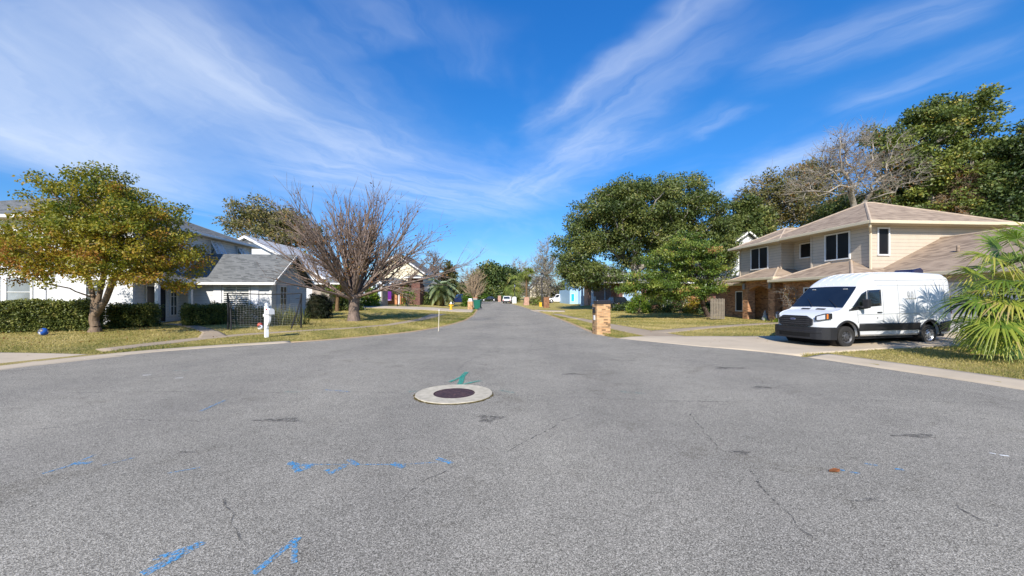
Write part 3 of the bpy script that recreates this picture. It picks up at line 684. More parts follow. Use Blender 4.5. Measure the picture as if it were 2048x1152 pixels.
# cab door glass, quarter light, seams, flank creases
side_patch('side_window', [(1.02, 1.36), (.40, 1.40), (.38, 1.95), (.98, 1.92)], M_VGL)
side_patch('quarter_light', [(1.74, 1.29), (1.06, 1.355), (1.02, 1.90), (1.24, 1.80)], M_VGL)
side_patch('window_trim', [(1.84, 1.22), (1.0, 1.31), (.98, 1.355), (1.80, 1.285)], M_VBLK, .010)
for x0, z0, x1, z1 in ((.30, .82, .30, 2.02), (1.42, .82, 1.46, 1.22), (-.42, .82, -.42, 2.28), (-2.62, .82, -2.62, 2.25)):
    side_patch('seam', [(x0, z0), (x0+.012, z0), (x1+.012, z1), (x1, z1)], M_SEAM, .002)
for z0, z1, xa, xb in ((2.20, 2.12, .55, -2.9), (2.36, 2.32, .62, -2.85)):
    side_patch('flank_crease', [(xa, z0-.10), (xb, z1), (xb, z1+.012), (xa, z0-.088)], M_SEAM, .003, sub=10)
side_patch('belt_crease', [(1.5, 1.10), (-2.8, 1.16), (-2.8, 1.172), (1.5, 1.112)], M_VAN, .012, sub=10)
side_patch('cladding', [(1.38, .55), (-1.38, .55), (-1.38, .80), (1.38, .80)], M_VBLK, .014); side_patch('cladding', [(-2.34, .45), (-3.0, .45), (-3.0, .86), (-2.34, .80)], M_VBLK, .014)
for sgn in (1, -1):
    MB().obox((.50, sgn*(1.0+.018), 1.17), (1, 0), (0, 1), .20, .03, .035).build('door_handle', M_VBLK, van, bevel=.008)
    MB().lathe([(0, -.01), (.022, -.01), (.022, .012), (0, .012)], (.58, sgn*.995, .98), 10, 'y').build('lock', M_VBLK, van)
    mb = MB().obox((1.34, sgn*1.19, 1.47), (1, 0), (0, 1), .13, .20, .30); mb.obox((1.40, sgn*1.05, 1.36), (1, 0), (0, 1), .10, .20, .07)
    mb.build('mirror', M_VBLK, van, bevel=.04)
    for x in WHX:
        mb = MB(); rr = [(.452, .415), (.475, .43), (.50, .43), (.515, .41)]; m_ = 22; q = []
        for i in range(m_+1):
            t = PI*(1.12*i/m_-.06); 
            for r, dy in ((.450, .985), (.455, 1.022), (.500, 1.022), (.515, .99)):
                q.append((x+r*math.cos(t), sgn*dy*min(1, halfw(x+r*math.cos(t), .8)+.012), .40+r*math.sin(t)))
        mb.v = q
        for i in range(m_):
            for j in range(3): mb.f.append((i*4+j, i*4+j+1, (i+1)*4+j+1, (i+1)*4+j))
        mb.build('wheel_arch', M_VBLK, van, smooth=True)
def wheel(root, x, y, r, w, m_rim, sgn, name='wheel', spokes=True):
    o = MB().lathe([(r*.60, -w*.5), (r*.70, -w*.52), (r*.93, -w*.5), (r, -w*.38), (r, w*.38), (r*.93, w*.5), (r*.70, w*.52), (r*.60, w*.5), (r*.6, -w*.5)], (x, y, r), 28, 'y').build(name, M_RUB, root, smooth=True)
    mb = MB(); s = sgn*w
    mb.lathe([(r*.62, s*.46), (r*.60, s*.50), (r*.55, s*.44), (r*.50, s*.30), (r*.36, s*.34), (r*.30, s*.42), (r*.20, s*.44), (r*.19, s*.54), (0, s*.55)], (x, y, r), 28, 'y')
    rim = mb.build('rim', m_rim, o, smooth=True)
    if spokes:
        mb = MB(); k = 64; q = []
        for i in range(k):
            t = 2*PI*i/k; ro = r*(.40+.085*math.cos(8*t))
            for rr in (r*.33, ro): q.append((x+rr*math.cos(t), y+s*.415, r+rr*math.sin(t)))
        mb.v = q; mb.f = [(2*i, 2*i+1, (2*i+3) % (2*k), (2*i+2) % (2*k)) for i in range(k)]; mb.build('rim_pattern', M_VBLK, rim)
    return o
for x in WHX:
    for sgn in (1, -1): wheel(van, x, sgn*.86, WR, .235, M_STEEL if x > 0 else M_STEELB, sgn)
# nose: bumper, grille with bars and oval badge, lamps, bonnet vents
PLAN = [(2.38, 1.0), (2.60, .965), (2.76, .87), (2.86, .72), (2.92, .45), (2.94, 0)]; PLAN = PLAN+[(x, -y) for x, y in PLAN[-2::-1]]
def strip(name, lo, hi, m, off, ya=-2, yb=2, th=.05, parent=None, bevel=.012):
    """band wrapped round the nose between heights lo and hi for plan points with ya <= y <= yb"""
    pl = resample(PLAN, 61); c = [(p[0], p[1]) for p in pl if ya <= p[1] <= yb]; mb = MB(); q = []
    for i, (x, y) in enumerate(c):
        t = Vector((c[min(i+1, len(c)-1)][0]-c[max(i-1, 0)][0], c[min(i+1, len(c)-1)][1]-c[max(i-1, 0)][1])).normalized(); nn = Vector((-t.y, t.x));
        if nn.x < 0: nn = -nn
        l, h = (f(y) if callable(f) else f for f in (lo, hi))
        for o, z in ((off-th, l), (off, l), (off, h), (off-th, h)): q.append((x+nn.x*o, y+nn.y*o, z))
    mb.v = q; m_ = len(c)
    for i in range(m_-1):
        for j in range(4): mb.f.append((i*4+j, i*4+(j+1) % 4, (i+1)*4+(j+1) % 4, (i+1)*4+j))
    mb.f += [(0, 1, 2, 3), tuple((m_-1)*4+j for j in (3, 2, 1, 0))]
    return mb.build(name, m, parent or van, bevel=bevel)
bp = strip('bumper', .27, .68, M_VBLK, .04, th=.22, bevel=.05); strip('air_intake', .34, .47, plain('intake_dark', (.005, .005, .005), .9), .046, -.58, .58, .03, bp); strip('bumper_lip', .47, .56, M_VBLK, .052, -.85, .85, .04, bp)
gr = strip('grille', lambda y: .70+.05*max(0, (abs(y)-.48)/.14), lambda y: 1.055-.13*max(0, (abs(y)-.42)/.2), M_VBLK, .03, -.62, .62, .10)
for i in range(4): strip('bar', .765+i*.07, .785+i*.07, plain('grille_bar', (.04, .04, .042), .4, .4), .045, -.56, .56, .02, gr, .004)
mb = MB(); mb.lathe([(0, .014), (.90, .014), (.97, .010), (1.0, 0)], (0, 0, 0), 28, 'x'); mb.v = [(2.985+x, y*.105, .93+z*.042) for x, y, z in mb.v]
bd = mb.build('badge', M_CHROME, gr, smooth=True)
def lettering(name, txt, size, m, parent, loc, rot, shear=0., ext=.003, align='CENTER'):
    cu = bpy.data.curves.new(name, 'FONT'); cu.body = txt; cu.size = size; cu.extrude = ext; cu.align_x = align; cu.align_y = 'CENTER'; cu.shear = shear
    o = bpy.data.objects.new(name, cu); col.objects.link(o); bpy.context.view_layer.update()
    me = bpy.data.meshes.new_from_object(o.evaluated_get(bpy.context.evaluated_depsgraph_get())); bpy.data.objects.remove(o, do_unlink=True)
    me.name = name; x = link_mesh(name, me, m, parent); x.location = loc; x.rotation_euler = rot; return x
mb = MB(); mb.lathe([(0, .004), (1.0, .004), (1.0, 0)], (0, 0, 0), 28, 'x'); mb.v = [(2.998+x, y*.092, .93+z*.034) for x, y, z in mb.v]; mb.build('badge_field', plain('badge_blue', (.02, .04, .16), .3, .5, .1), bd)
lettering('lettering', 'Ford', .062, M_CHROME, bd, (3.004, 0, .928), (R(90), 0, R(90)), .3)
for sgn in (1, -1):
    a0, a1 = (.66, .985) if sgn > 0 else (-.985, -.66)
    lo = lambda y: .90+.06*max(0, (abs(y)-.80)/.18); hi = lambda y: 1.02+.13*min(1, (abs(y)-.62)/.30)
    hl = strip('headlight', lo, hi, M_VBLK, .014, a0, a1, .06)
    b0, b1 = (.70, .90) if sgn > 0 else (-.90, -.70); strip('lens', lambda y: lo(y)+.02, lambda y: hi(y)-.035, M_LAMP, .020, b0, b1, .02, hl, .004)
    b0, b1 = (.905, .965) if sgn > 0 else (-.965, -.905); strip('turn_lamp', lambda y: lo(y)+.02, lambda y: hi(y)-.03, M_AMBER, .020, b0, b1, .02, hl, .004)
for y0, y1 in ((.12, .42), (-.42, -.12)):
    mb = MB(); mb.v = [(2.05, y0, 1.292), (2.05, y1, 1.288), (2.14, y1, 1.258), (2.14, y0, 1.262)]; mb.f = [(0, 1, 2, 3)]
    o = mb.build('bonnet_vent', M_VBLK, van); s = o.modifiers.new('s', 'SOLIDIFY'); s.thickness = .02; s.offset = 0
# roof ribs, dark roof vent, rear lamps, print on the flank
for y in (-.52, -.26, 0, .26, .52):
    pts = [(x, y, interp(x, ZT)+.002-.02*(abs(y)/.8)**2) for x in np.linspace(-2.6, 1.2, 16)]; MB().tube(pts, .012, 6).build('roof_rib', M_VAN, van, smooth=True)
mb = MB().prism([(-2.15, .30, 2.59), (-2.75, .30, 2.59), (-2.75, .30, 2.72), (-2.62, .30, 2.80), (-2.28, .30, 2.74)], (0, -.62, 0)); mb.build('roof_vent', glassy('vent_dark', (.015, .018, .05), .12, .6), van, bevel=.03)
for sgn in (1, -1): side_patch('tail_lamp', [(-2.93, 1.10), (-3.01, 1.10), (-3.01, 1.75), (-2.93, 1.75)], M_RED, .012, flip=(sgn,))
prn = side_patch('print_panel', [(-.72, 1.62), (-1.22, 1.62), (-1.22, 1.97), (-.72, 1.97)], plain('print_white', (.60, .61, .615), .22, .5, .01), .0005, flip=(1,))
pp = [o for o in bpy.data.objects if o.name.startswith('print_panel')][0]
for cx_ in (-.88, -1.05):
    mb = MB(); m_ = 20
    for i in range(m_):
        t0, t1 = 2*PI*i/m_, 2*PI*(i+1)/m_; q = []
        for t, r in ((t0, 1.), (t1, 1.), (t1, .58), (t0, .58)):
            x, z = cx_+.062*r*math.cos(t), 1.79+.118*r*math.sin(t); q.append((x, halfw(x, z)+.014, z))
        mb.poly(q)
    for dz in (.06, 0, -.06):
        q = [(cx_-.03, 1.79+dz), (cx_+.03, 1.79+dz+.03), (cx_+.03, 1.79+dz+.045), (cx_-.03, 1.79+dz+.015)]; mb.poly([(x, halfw(x, z)+.014, z) for x, z in q])
    mb.build('printed_mark', M_GREY, pp)

# ------------------------------------------------------------------ the white house on the left
M_WSID = siding('white_siding', (.64, .64, .645), .17, .5); M_GRYR = shingle('grey_shingles', (.175, .178, .172), (.11, .115, .112)); M_GRYC = plain('grey_ridge', (.17, .175, .17), .92, .15, .15, 9)
M_SHUT = plain('white_shutter', (.72, .72, .74), .5, .35, .05); M_DOORD = plain('black_door', (.012, .012, .013), .3, .4, .3)
def house_at(name, loc, rz, label, group=None): return empty(name, loc, rz, label, 'house', group)
LXc, LYc, LRz = -20.9, 21.2, R(5.2)
lh = house_at('white_house', (LXc, LYc, 0), LRz, 'white two storey house with grey hip roof and propped louvre shutters beside the golden tree')
lz = .10
wall(lh, -13.5, 0, 0, 11.1, lz-.5, 5.95, M_WSID)
hip_roof(lh, -14, .5, -.5, 11.6, 5.92, .42, M_GRYR, M_WHITE, cap=M_GRYC)
# street-side wing
wall(lh, .002, 5.55, 3.35, 8.6, lz-.5, 2.72, M_WSID, 'wing_wall'); gable_wall(lh, 'x', .004, 5.55, 3.35, 8.6, 2.72, 1.86, M_WSID)
o = gable_roof(lh, 'x', .006, 6.0, 2.85, 9.1, 2.60, 2.10, M_GRYR, M_WHITE)
# porch roof over the side door, two posts, pale floor
mb = MB(); mb.prism([(.004, 0, 3.55), (1.25, 0, 2.78), (1.25, 0, 2.64), (.004, 0, 2.64)], (0, 2.84, 0)); pr = mb.build('porch_roof', M_GRYR, lh); MB().box(1.26, 1.36, -.02, 2.84, 2.62, 2.80).build('gutter', M_WHITE, pr)
for py_ in (.25, 2.75): MB().box(1.0, 1.18, py_-.09, py_+.09, lz, 2.638).build('post', M_WHITE, lh, bevel=.01)
MB().box(.005, 1.6, -.1, 3.34, lz-.4, lz+.10).build('porch_floor', plain('pale_porch', (.55, .53, .48), .9), lh)
window(lh, 'x+', 0, 1.55, lz+.11, 1.5, 2.25, 2, 1, fm=M_WHITE, gm=M_DOORD, name='front_door')
window(lh, 'x+', 0, 2.85, lz+.5, .6, 1.8, 2, 3, fm=M_WHITE, gm=M_GLASS)
# street-front windows with louvres behind the glass bars, shutters at either side
window(lh, 'y-', 3.35, 3.45, 1.02, 1.70, 1.50, 2, 2, fw=.09, fm=M_WHITE, gm=M_GLASS, louvre=.13, sill=True)
for u in (2.30, 4.58): MB().obox((u, 3.35-.03, 1.77), (1, 0), (0, 1), .46, .06, 1.6).build('shutter', M_SHUT, lh, bevel=.008)
window(lh, 'x+', 5.55, 4.9, .80, .95, 1.75, 2, 4, fm=M_WHITE, gm=M_GLASS)
for u in (4.22, 5.58): MB().obox((5.55+.03, u, 1.68), (0, 1), (1, 0), .36, .06, 1.85).build('shutter', plain('blue_grey_shutter', (.45, .50, .58), .5), lh, bevel=.008)
corner_board(lh, [(0, 0), (0, 11.1), (5.55, 3.35)], lz, 2.61, M_WHITE, .14); corner_board(lh, [(0, 0), (0, 11.1)], 3.6, 5.91, M_WHITE, .13)
for u in (6.6, 9.7):           # top-hung louvre shutters, propped open
    window(lh, 'x+', 0, u, 4.55, .95, 1.22, 1, 1, gm=M_GLASS)
    t = MB(); hgt, dx = 1.25, .62
    for i in range(11):
        f = (i+.5)/11; t.obox((.09+dx*f, u, 5.80-hgt*f), (0, 1), (1, 0), 1.0, .07, .05)
    sh = t.build('louvre_shutter', M_SHUT, lh); f = MB()
    for s_ in (-.52, 0, .52): f.prism([(.07, u+s_-.035, 5.82), (.12, u+s_-.035, 5.83), (.12+dx, u+s_-.035, 5.83-hgt), (.07+dx, u+s_-.035, 5.82-hgt)], (0, .07, 0))
    f.build('frame', M_SHUT, sh)
# front windows and a shaded panel wall
for u in (-5.6, -7.2): window(lh, 'y-', 0, u, 1.15, 1.35, 1.75, 1, 2, fw=.10, fm=M_WHITE, gm=M_GLASSB, sill=True)
MB().obox((-4.55, -.03, 1.6), (1, 0), (0, 1), .55, .06, 2.4).build('shutter', M_SHUT, lh, bevel=.008)
window(lh, 'y-', 0, -1.95, 1.0, .80, 1.75, 2, 4, fm=M_WHITE, gm=M_GLASS); window(lh, 'y-', 0, -1.5, 3.7, 1.0, 1.5, 2, 3, fm=M_WHITE, gm=M_GLASS); window(lh, 'y-', 0, -6, 3.7, 1.6, 1.5, 2, 2, fm=M_WHITE, gm=M_GLASS)

# ------------------------------------------------------------------ neighbours on the left, going up the street
M_GBRK = brick('grey_brick', (.30, .25, .22), (.36, .31, .28), (.33, .31, .28), dark=.7, blot=.2); M_OBRK = brick('orange_brick', (.48, .20, .085), (.54, .25, .11), (.40, .27, .18), dark=.7, blot=.2)
M_DBRK = brick('dark_red_brick', (.13, .055, .045), (.17, .075, .06), (.16, .13, .11), dark=.6, blot=.3); M_PBRK = brick('pink_brick', (.42, .24, .175), (.48, .29, .22), (.38, .29, .24), dark=.8, blot=.15)
M_CSID = siding('cream_siding', (.70, .62, .45), .2, .7); M_BSID = siding('blue_siding', (.36, .54, .70), .2, .7); M_GDOOR = plain('grey_blue_door', (.40, .47, .56), .5, .3, .05); M_BLUED = plain('blue_garage_door', (.30, .43, .60), .5, .3, .06)
M_PURP = plain('purple_canvas', (.13, .018, .20), .8, .2, .1); M_WGAB = siding('bright_white_siding', (.70, .70, .70), .2, .6)
M_PALER = shingle('pale_shingles', (.52, .52, .52), (.42, .42, .42))
# broad white gable
b = P(497, 465, 40); wz = .35
h1 = house_at('gable_house', (b[0], 40, 0), R(1), 'broad white gabled house behind the bare tree, brick corner and long roof slope')
wall(h1, -8.6, 8.4, 0, 9, wz-.6, 3.5, M_WGAB); mb = MB().prism([(-8.6, 0, 3.5), (0, 0, 7.95), (8.4, 0, 3.5)], (0, 9, 0)); mb.build('gable', M_WGAB, h1)
gable_roof(h1, 'y', -9.1, 8.9, -.5, 9.5, 3.22, 4.76, M_PALER, M_WHITE, th=.2)
wall(h1, 7.2, 8.9, -1.3, -.002, wz-.6, 3.1, M_GBRK, 'brick_pier'); wall(h1, 8.402, 10.8, .6, 2.2, wz-.6, 3.0, M_GBRK, 'brick_wall')
window(h1, 'y-', .6, 9.6, wz+.5, 1.3, 1.5, 2, 2, fm=M_WHITE, gm=M_GLASS); window(h1, 'y-', 0, 4.0, 3.4, 1.5, 1.3, 2, 2, fm=M_WHITE, gm=M_GLASSB)
hip_roof(h1, 7.0, 11.4, -1.8, 3.0, 3.1, .42, M_GRYR, M_WHITE, cap=M_GRYC)
# brick garage with two pale doors
h2 = house_at('garage_house', P(742, 600, 46.5)[:2]+(0,), R(-6), 'grey brick house with pale garage doors and white roof edge past the bare tree')
gzv = g(*P(742, 614, 46.5)[:2])
wall(h2, -4.6, -.202, .9, 2.4, gzv-.6, 3.45, M_GBRK); wall(h2, -.2, 1.5, -.2, 1.4, gzv-.6, 3.44, M_GBRK, 'brick_wall')
garage_door(h2, 'y-', .9, -2.3, gzv, 2.6, 2.6, M_GDOOR); garage_door(h2, 'y-', -.2, .80, gzv, 1.0, 2.7, M_GDOOR)
mb = MB().prism([(-.2, -.25, 3.44), (.65, -.25, 4.05), (1.5, -.25, 3.44)], (0, 1.6, 0)); mb.build('gable', M_GBRK, h2)
gable_roof(h2, 'y', -.5, 1.8, -.5, 1.7, 3.30, .82, M_GRYR, M_WHITE); hip_roof(h2, -5.1, .2, .4, 3.0, 3.40, .40, M_GRYR, M_WHITE, cap=M_GRYC)
downspout(h2, [(.15, -.28, 3.4), (.15, -.28, gzv+.1)], M_WHITE, .07)
# orange brick house with the purple awning
h3 = house_at('orange_brick_house', P(786, 600, 54)[:2]+(0,), R(-7), 'orange brick house with a purple awning over its window and low grey roof')
gv = g(*P(800, 612, 54)[:2])
wall(h3, -3.2, 1.4, 0, 4, gv-.6, 3.75, M_OBRK); wall(h3, 1.402, 3.4, 1.4, 3.2, gv-.6, 3.7, M_DBRK, 'brick_wall')
hip_roof(h3, -3.8, 2.0, -.9, 4.6, 3.7, .36, M_GRYR, M_WHITE, cap=M_GRYC); hip_roof(h3, 1.0, 3.9, .9, 3.8, 4.6, .36, M_GRYR, M_WHITE, cap=M_GRYC); wall(h3, 1.5, 3.3, 1.6, 3.0, 3.7, 4.6, M_DBRK, 'brick_wall')
window(h3, 'y-', 0, -1.05, gv+1.25, 1.9, 1.6, 2, 1, fm=M_WHITE, gm=M_GLASS)
aw = MB().prism([(-2.3, -.02, 3.55), (-2.3, -1.0, 2.75), (-2.3, -1.0, 1.55), (-2.3, -.97, 1.55), (-2.3, -.97, 2.73), (-2.3, -.02, 3.50)], (2.5, 0, 0)).build('awning', M_PURP, h3)
MB().box(-2.3, .2, -1.015, -.955, 1.45, 1.55).build('valance', plain('lilac_trim', (.5, .35, .6), .7), aw)
MB().box(1.1, 1.26, -.75, -.59, gv, 3.69).build('post', M_WHITE, h3)
# cream gable house
h4 = house_at('cream_house', P(805, 600, 62)[:2]+(0,), R(-6), 'tall cream gabled house with white rakes and small porch beyond the purple awning')
gv = g(*P(822, 610, 62)[:2])
wall(h4, -6, 2.5, 2.5, 8, gv-.6, 6.1, M_CSID); gable_wall(h4, 'y', -6, 2.5, 2.5, 8, 6.1, 2.9, M_CSID); gable_roof(h4, 'y', -6.6, 3.1, 1.9, 8.6, 5.72, 3.3, M_GRYR, M_WHITE, th=.22)
wall(h4, 1.3, 3.4, -.5, 2.49, gv-.6, 3.1, M_CSID, 'porch_wall'); gable_wall(h4, 'y', 1.3, 3.4, -.5, 2.49, 3.1, .7, M_CSID); gable_roof(h4, 'y', .8, 3.9, -1.0, 2.48, 2.92, .95, M_GRYR, M_WHITE)
window(h4, 'y-', 2.5, 1.3, 4.2, 1.2, 1.4, 2, 2, fm=M_WHITE, gm=M_GLASS); window(h4, 'y-', -.5, 2.5, gv+.8, 1.1, 1.5, 2, 2, fm=M_WHITE, gm=M_GLASS)
wall(h4, 2.502, 4.9, 3.5, 7.5, gv-.6, 3.2, plain('grey_wall', (.30, .31, .32)), 'side_wall'); hip_roof(h4, 2.51, 5.4, 3.0, 8.0, 3.2, 1.0, M_GRYR, M_WHITE, cap=M_GRYC); window(h4, 'y-', 3.5, 4.2, gv+.6, 1.0, 1.9, 2, 2, fm=M_WHITE, gm=M_GLASS)

# ------------------------------------------------------------------ neighbours on the right
# dark brick house under the magnolia, white gabled upper storey, blue garage door
h5 = house_at('dark_brick_house', P(1330, 600, 45)[:2]+(0,), R(3), 'dark red brick house with blue garage door half hidden behind the magnolia')
gv = g(*P(1300, 622, 45)[:2])
wall(h5, -2.198, 15.5, 1.5, 12, gv-.6, 3.5, M_DBRK); wall(h5, -5.4, -2.2, .2, 3.2, gv-.6, 3.5, M_DBRK, 'brick_wall'); hip_roof(h5, -6.0, -1.6, -.4, 3.8, 3.45, .36, M_GRYR, M_WHITE, cap=M_GRYC); hip_roof(h5, -2.8, 16, -.38, 12.6, 3.45, .36, M_GRYR, M_WHITE, cap=M_GRYC)
garage_door(h5, 'y-', .2, -3.85, gv, 2.05, 2.55, M_BLUED, False); window(h5, 'y-', 1.5, -.9, gv+.7, .9, 1.7, 2, 3, fm=M_WHITE, gm=M_GLASS); window(h5, 'y-', 1.5, .95, gv+.2, 1.2, 2.3, 2, 3, fm=M_WHITE, gm=M_GLASSB, name='front_door'); window(h5, 'y-', 1.5, 4.1, gv+.7, 1.8, 1.8, 4, 3, fm=M_WHITE, gm=M_GLASS)
MB().lathe([(.17, gv), (.17, gv+.2), (.14, gv+.25), (.12, 3.2), (.17, 3.25), (.17, 3.44)], (2.45, .6, 0), 14).build('column', M_WHITE, h5, smooth=True)
downspout(h5, [(-2.1, .1, 3.4), (-2.1, .1, gv+.1)], M_WHITE, .06); MB().lathe([(0, 2.35), (.1, 2.4), (.13, 2.65), (.05, 2.8), (0, 2.85)], (-2.5, .1, 0), 8).build('lantern', M_VBLK, h5)
wall(h5, 8.2, 15.0, 2.5, 12, 3.5, 7.3, M_WGAB, 'upper_wall'); gable_wall(h5, 'y', 8.2, 15.0, 2.5, 12, 7.3, 2.5, M_WGAB); gable_roof(h5, 'y', 7.7, 15.5, 2.0, 12.5, 6.98, 2.95, M_GRYR, M_WHITE, th=.2)
MB().lathe([(0, -.03), (.38, -.03), (.38, .02), (0, .02)], (11.6, 2.46, 8.5), 18, 'y').build('gable_vent', plain('vent_grey', (.5, .5, .5)), h5)
# pink brick house with the white portico
h6 = house_at('pink_brick_house', P(1212, 600, 60)[:2]+(0,), R(4), 'low pink brick house with white portico and drain pipe beyond the brick mailbox')
gv = g(*P(1212, 615, 60)[:2])
wall(h6, -2.6, 6, 1, 3.4, gv-.6, 3.9, M_PBRK); hip_roof(h6, -3.2, 6.6, .3, 4.0, 3.85, .36, plain('pale_roof', (.42, .41, .38), .9), M_WHITE); downspout(h6, [(.1, .9, 3.8), (.1, .9, gv)], M_WHITE, .09)
window(h6, 'y-', 1, 2.3, gv+.6, 2.0, 1.6, 2, 2, fm=M_WHITE, gm=M_GLASS)
pt = gable_roof(h6, 'y', -4.4, -2.0, -1.4, 3.0, 3.75, .85, M_WHITE, M_WHITE, 'portico_roof')
MB().lathe([(.28, gv), (.28, gv+.3), (.2, gv+.4), (.17, 3.5), (.26, 3.6), (.26, 3.74)], (-2.4, -.9, 0), 14).build('column', M_WHITE, h6, smooth=True); MB().lathe([(.28, gv), (.28, gv+.3), (.2, gv+.4), (.17, 3.5), (.26, 3.6), (.26, 3.74)], (-4.0, -.9, 0), 14).build('column', M_WHITE, h6, smooth=True)
MB().box(-4.3, -3.9, -1.6, -1.2, gv, gv+1.5).build('gate_pier', M_WHITE, h6); MB().box(-2.5, -2.1, -1.7, -1.3, gv, gv+1.4).build('gate_pier', M_WHITE, h6)
# pale blue house
h7 = house_at('blue_house', P(1181, 600, 70)[:2]+(0,), R(5), 'pale blue two storey house with teal stars on its front under the live oak')
gv = g(*P(1160, 612, 70)[:2])
wall(h7, -2.0, 7, 0, 12, gv-.6, 6.2, M_BSID); hip_roof(h7, -2.6, 7.6, -.6, 12.6, 6.1, .5, M_GRYR, M_WHITE, cap=M_GRYC); wall(h7, -3.6, -2.002, 1, 10, gv-.6, 3.4, M_BSID, 'side_wall')
window(h7, 'y-', 0, 1.1, gv+.1, 1.7, 2.3, 2, 1, fm=M_WHITE, gm=plain('teal_door', (.05, .30, .36), .3), name='front_door'); MB().prism([(-.9, -.02, 3.1), (.05, -.02, 3.1), (.05, -.02, 1.2)], (0, -.03, 0)).build('shutter', plain('slate_shutter', (.14, .21, .28)), h7); window(h7, 'y-', 1, -3.05, gv+.4, .7, 1.5, 1, 1, fm=M_WHITE, gm=plain('teal_pane', (.03, .42, .52), .3))
for sx, c in ((-.8, (.02, .08, .20)), (.75, (.05, .25, .70)), (1.5, (.03, .07, .16))):
    mb = MB(); st = [(sx+(.42 if i % 2 == 0 else .17)*math.sin(PI*i/5), -.03, 4.6+(.42 if i % 2 == 0 else .17)*math.cos(PI*i/5)) for i in range(10)]; mb.prism(st, (0, -.05, 0)).build('wall_star', plain('star_paint', c, .4), h7)
# far cream gable by the lamp post
h8 = house_at('far_house', P(1086, 600, 104)[:2]+(0,), R(4), 'pale gabled house seen through bare branches beside the lamp post')
gv = g(*P(1086, 608, 104)[:2])
wall(h8, -3.5, 3.0, 0, 10, gv-.6, 4.2, M_CSID); gable_wall(h8, 'y', -3.5, 3.0, 0, 10, 4.2, 3.4, M_CSID); gable_roof(h8, 'y', -4, 3.5, -.5, 10.5, 3.9, 4.0, M_GRYR, M_WHITE); window(h8, 'y-', 0, 0, gv+1, 1.4, 1.6, 2, 2, fm=M_WHITE)

# ------------------------------------------------------------------ trees
def nrm(v): return v/np.maximum(np.linalg.norm(v, axis=-1, keepdims=True), 1e-9)
def leaves(rng, C, out, size, asp=.55, up=.6, droop=.15, outw=.5, fold=.25):
    """one folded diamond leaf per centre"""
    n = len(C); d = nrm(rng.normal(size=(n, 3))+outw*out+np.array([0, 0, -droop])); nn = nrm(rng.normal(size=(n, 3))*.8+np.array([0, 0, up])+.5*out)
    s = nrm(np.cross(d, nn)); nn = np.cross(s, d); sz = size*rng.uniform(.65, 1.3, (n, 1))
    V = np.stack([C, C+d*sz*.5+s*sz*asp*.5-nn*sz*fold*.3, C+d*sz, C+d*sz*.5-s*sz*asp*.5-nn*sz*fold*.3], 1).reshape(-1, 3)
    return V, np.arange(4*n).reshape(-1, 4)
def frusta(P0, P1, R0, R1, k=5):
    """one tapered tube per row, as arrays"""
    n = len(P0); d = nrm(P1-P0); ref = np.where(np.abs(d[:, :1]) < .8, np.array([[1., 0, 0]]), np.array([[0, 1., 0]])); a = nrm(ref-d*np.sum(ref*d, 1, keepdims=True)); b = np.cross(d, a)
    t = 2*PI*np.arange(k)/k; ring = a[:, None, :]*np.cos(t)[None, :, None]+b[:, None, :]*np.sin(t)[None, :, None]
    V = np.concatenate([P0[:, None]+ring*R0[:, None, None], P1[:, None]+ring*R1[:, None, None]], 1).reshape(-1, 3)
    j = np.arange(k); q = np.stack([j, (j+1) % k, k+(j+1) % k, k+j], -1); F = (np.arange(n)[:, None, None]*2*k+q[None]).reshape(-1, 4)
    return V, F
def skeleton(rng, targets, fork, lean=(0, 0), bias=.35, sag=.08, seg=3, trunk_n=5, stems=()):
    """grow limbs from a trunk towards the targets, each joining the cheapest branch already there"""
    pos = [np.zeros(3)]; par = [-1]; pl = [0.]
    for i in range(1, trunk_n+1):
        f = i/trunk_n; p = np.array([lean[0]*f+rng.normal()*.02*fork, lean[1]*f+rng.normal()*.02*fork, fork*f]); pos.append(p); par.append(i-1); pl.append(pl[-1]*.5)
    for st in stems:
        k = trunk_n
        for p in st: pos.append(np.array(p, float)); par.append(k); pl.append(pl[k]+.2*np.linalg.norm(pos[-1]-pos[k])); k = len(pos)-1
    order = np.argsort(np.linalg.norm(targets-pos[trunk_n], axis=1)*rng.uniform(.85, 1.15, len(targets)))
    PA = np.zeros((len(targets)*seg+len(pos)+2, 3)); L = np.zeros(len(PA)); m = len(pos); PA[:m] = pos; L[:m] = pl; ends = []
    for ti in order:
        t = targets[ti]; dv = t-PA[:m]; dist = np.linalg.norm(dv, axis=1); cost = dist+bias*L[:m]+np.maximum(0, -dv[:, 2])*.5
        cost[:max(1, trunk_n-1)] += 1e3; k = int(np.argmin(cost)); st = PA[k].copy(); pk = k
        for s_ in range(1, seg+1):
            f = s_/seg; p = st*(1-f)+t*f; p[2] += sag*dist[k]*math.sin(PI*f); p = p+rng.normal(size=3)*.05*dist[k]*(f < 1)
            PA[m] = p; L[m] = L[pk]+np.linalg.norm(p-PA[pk]); par.append(pk); pk = m; m += 1
        ends.append(m-1)
    return PA[:m], np.array(par), np.array(ends)
def pipe(par, ends, tip, power=.45):
    cnt = np.zeros(len(par)); np.add.at(cnt, ends, 1)
    for i in range(len(par)-1, 0, -1): cnt[par[i]] += cnt[i]
    return tip*np.maximum(cnt, 1)**power
def sample_lobes(rng, lobes, n, shell=.42):
    vol = np.array([r[0]*r[1]*r[2] for _, r in lobes])**.8; pick = rng.choice(len(lobes), n, p=vol/vol.sum()); c = np.array([l[0] for l in lobes])[pick]; r = np.array([l[1] for l in lobes])[pick]
    d = nrm(rng.normal(size=(n, 3))); rad = rng.random((n, 1))**shell; return c+d*r*rad, nrm(d*r)
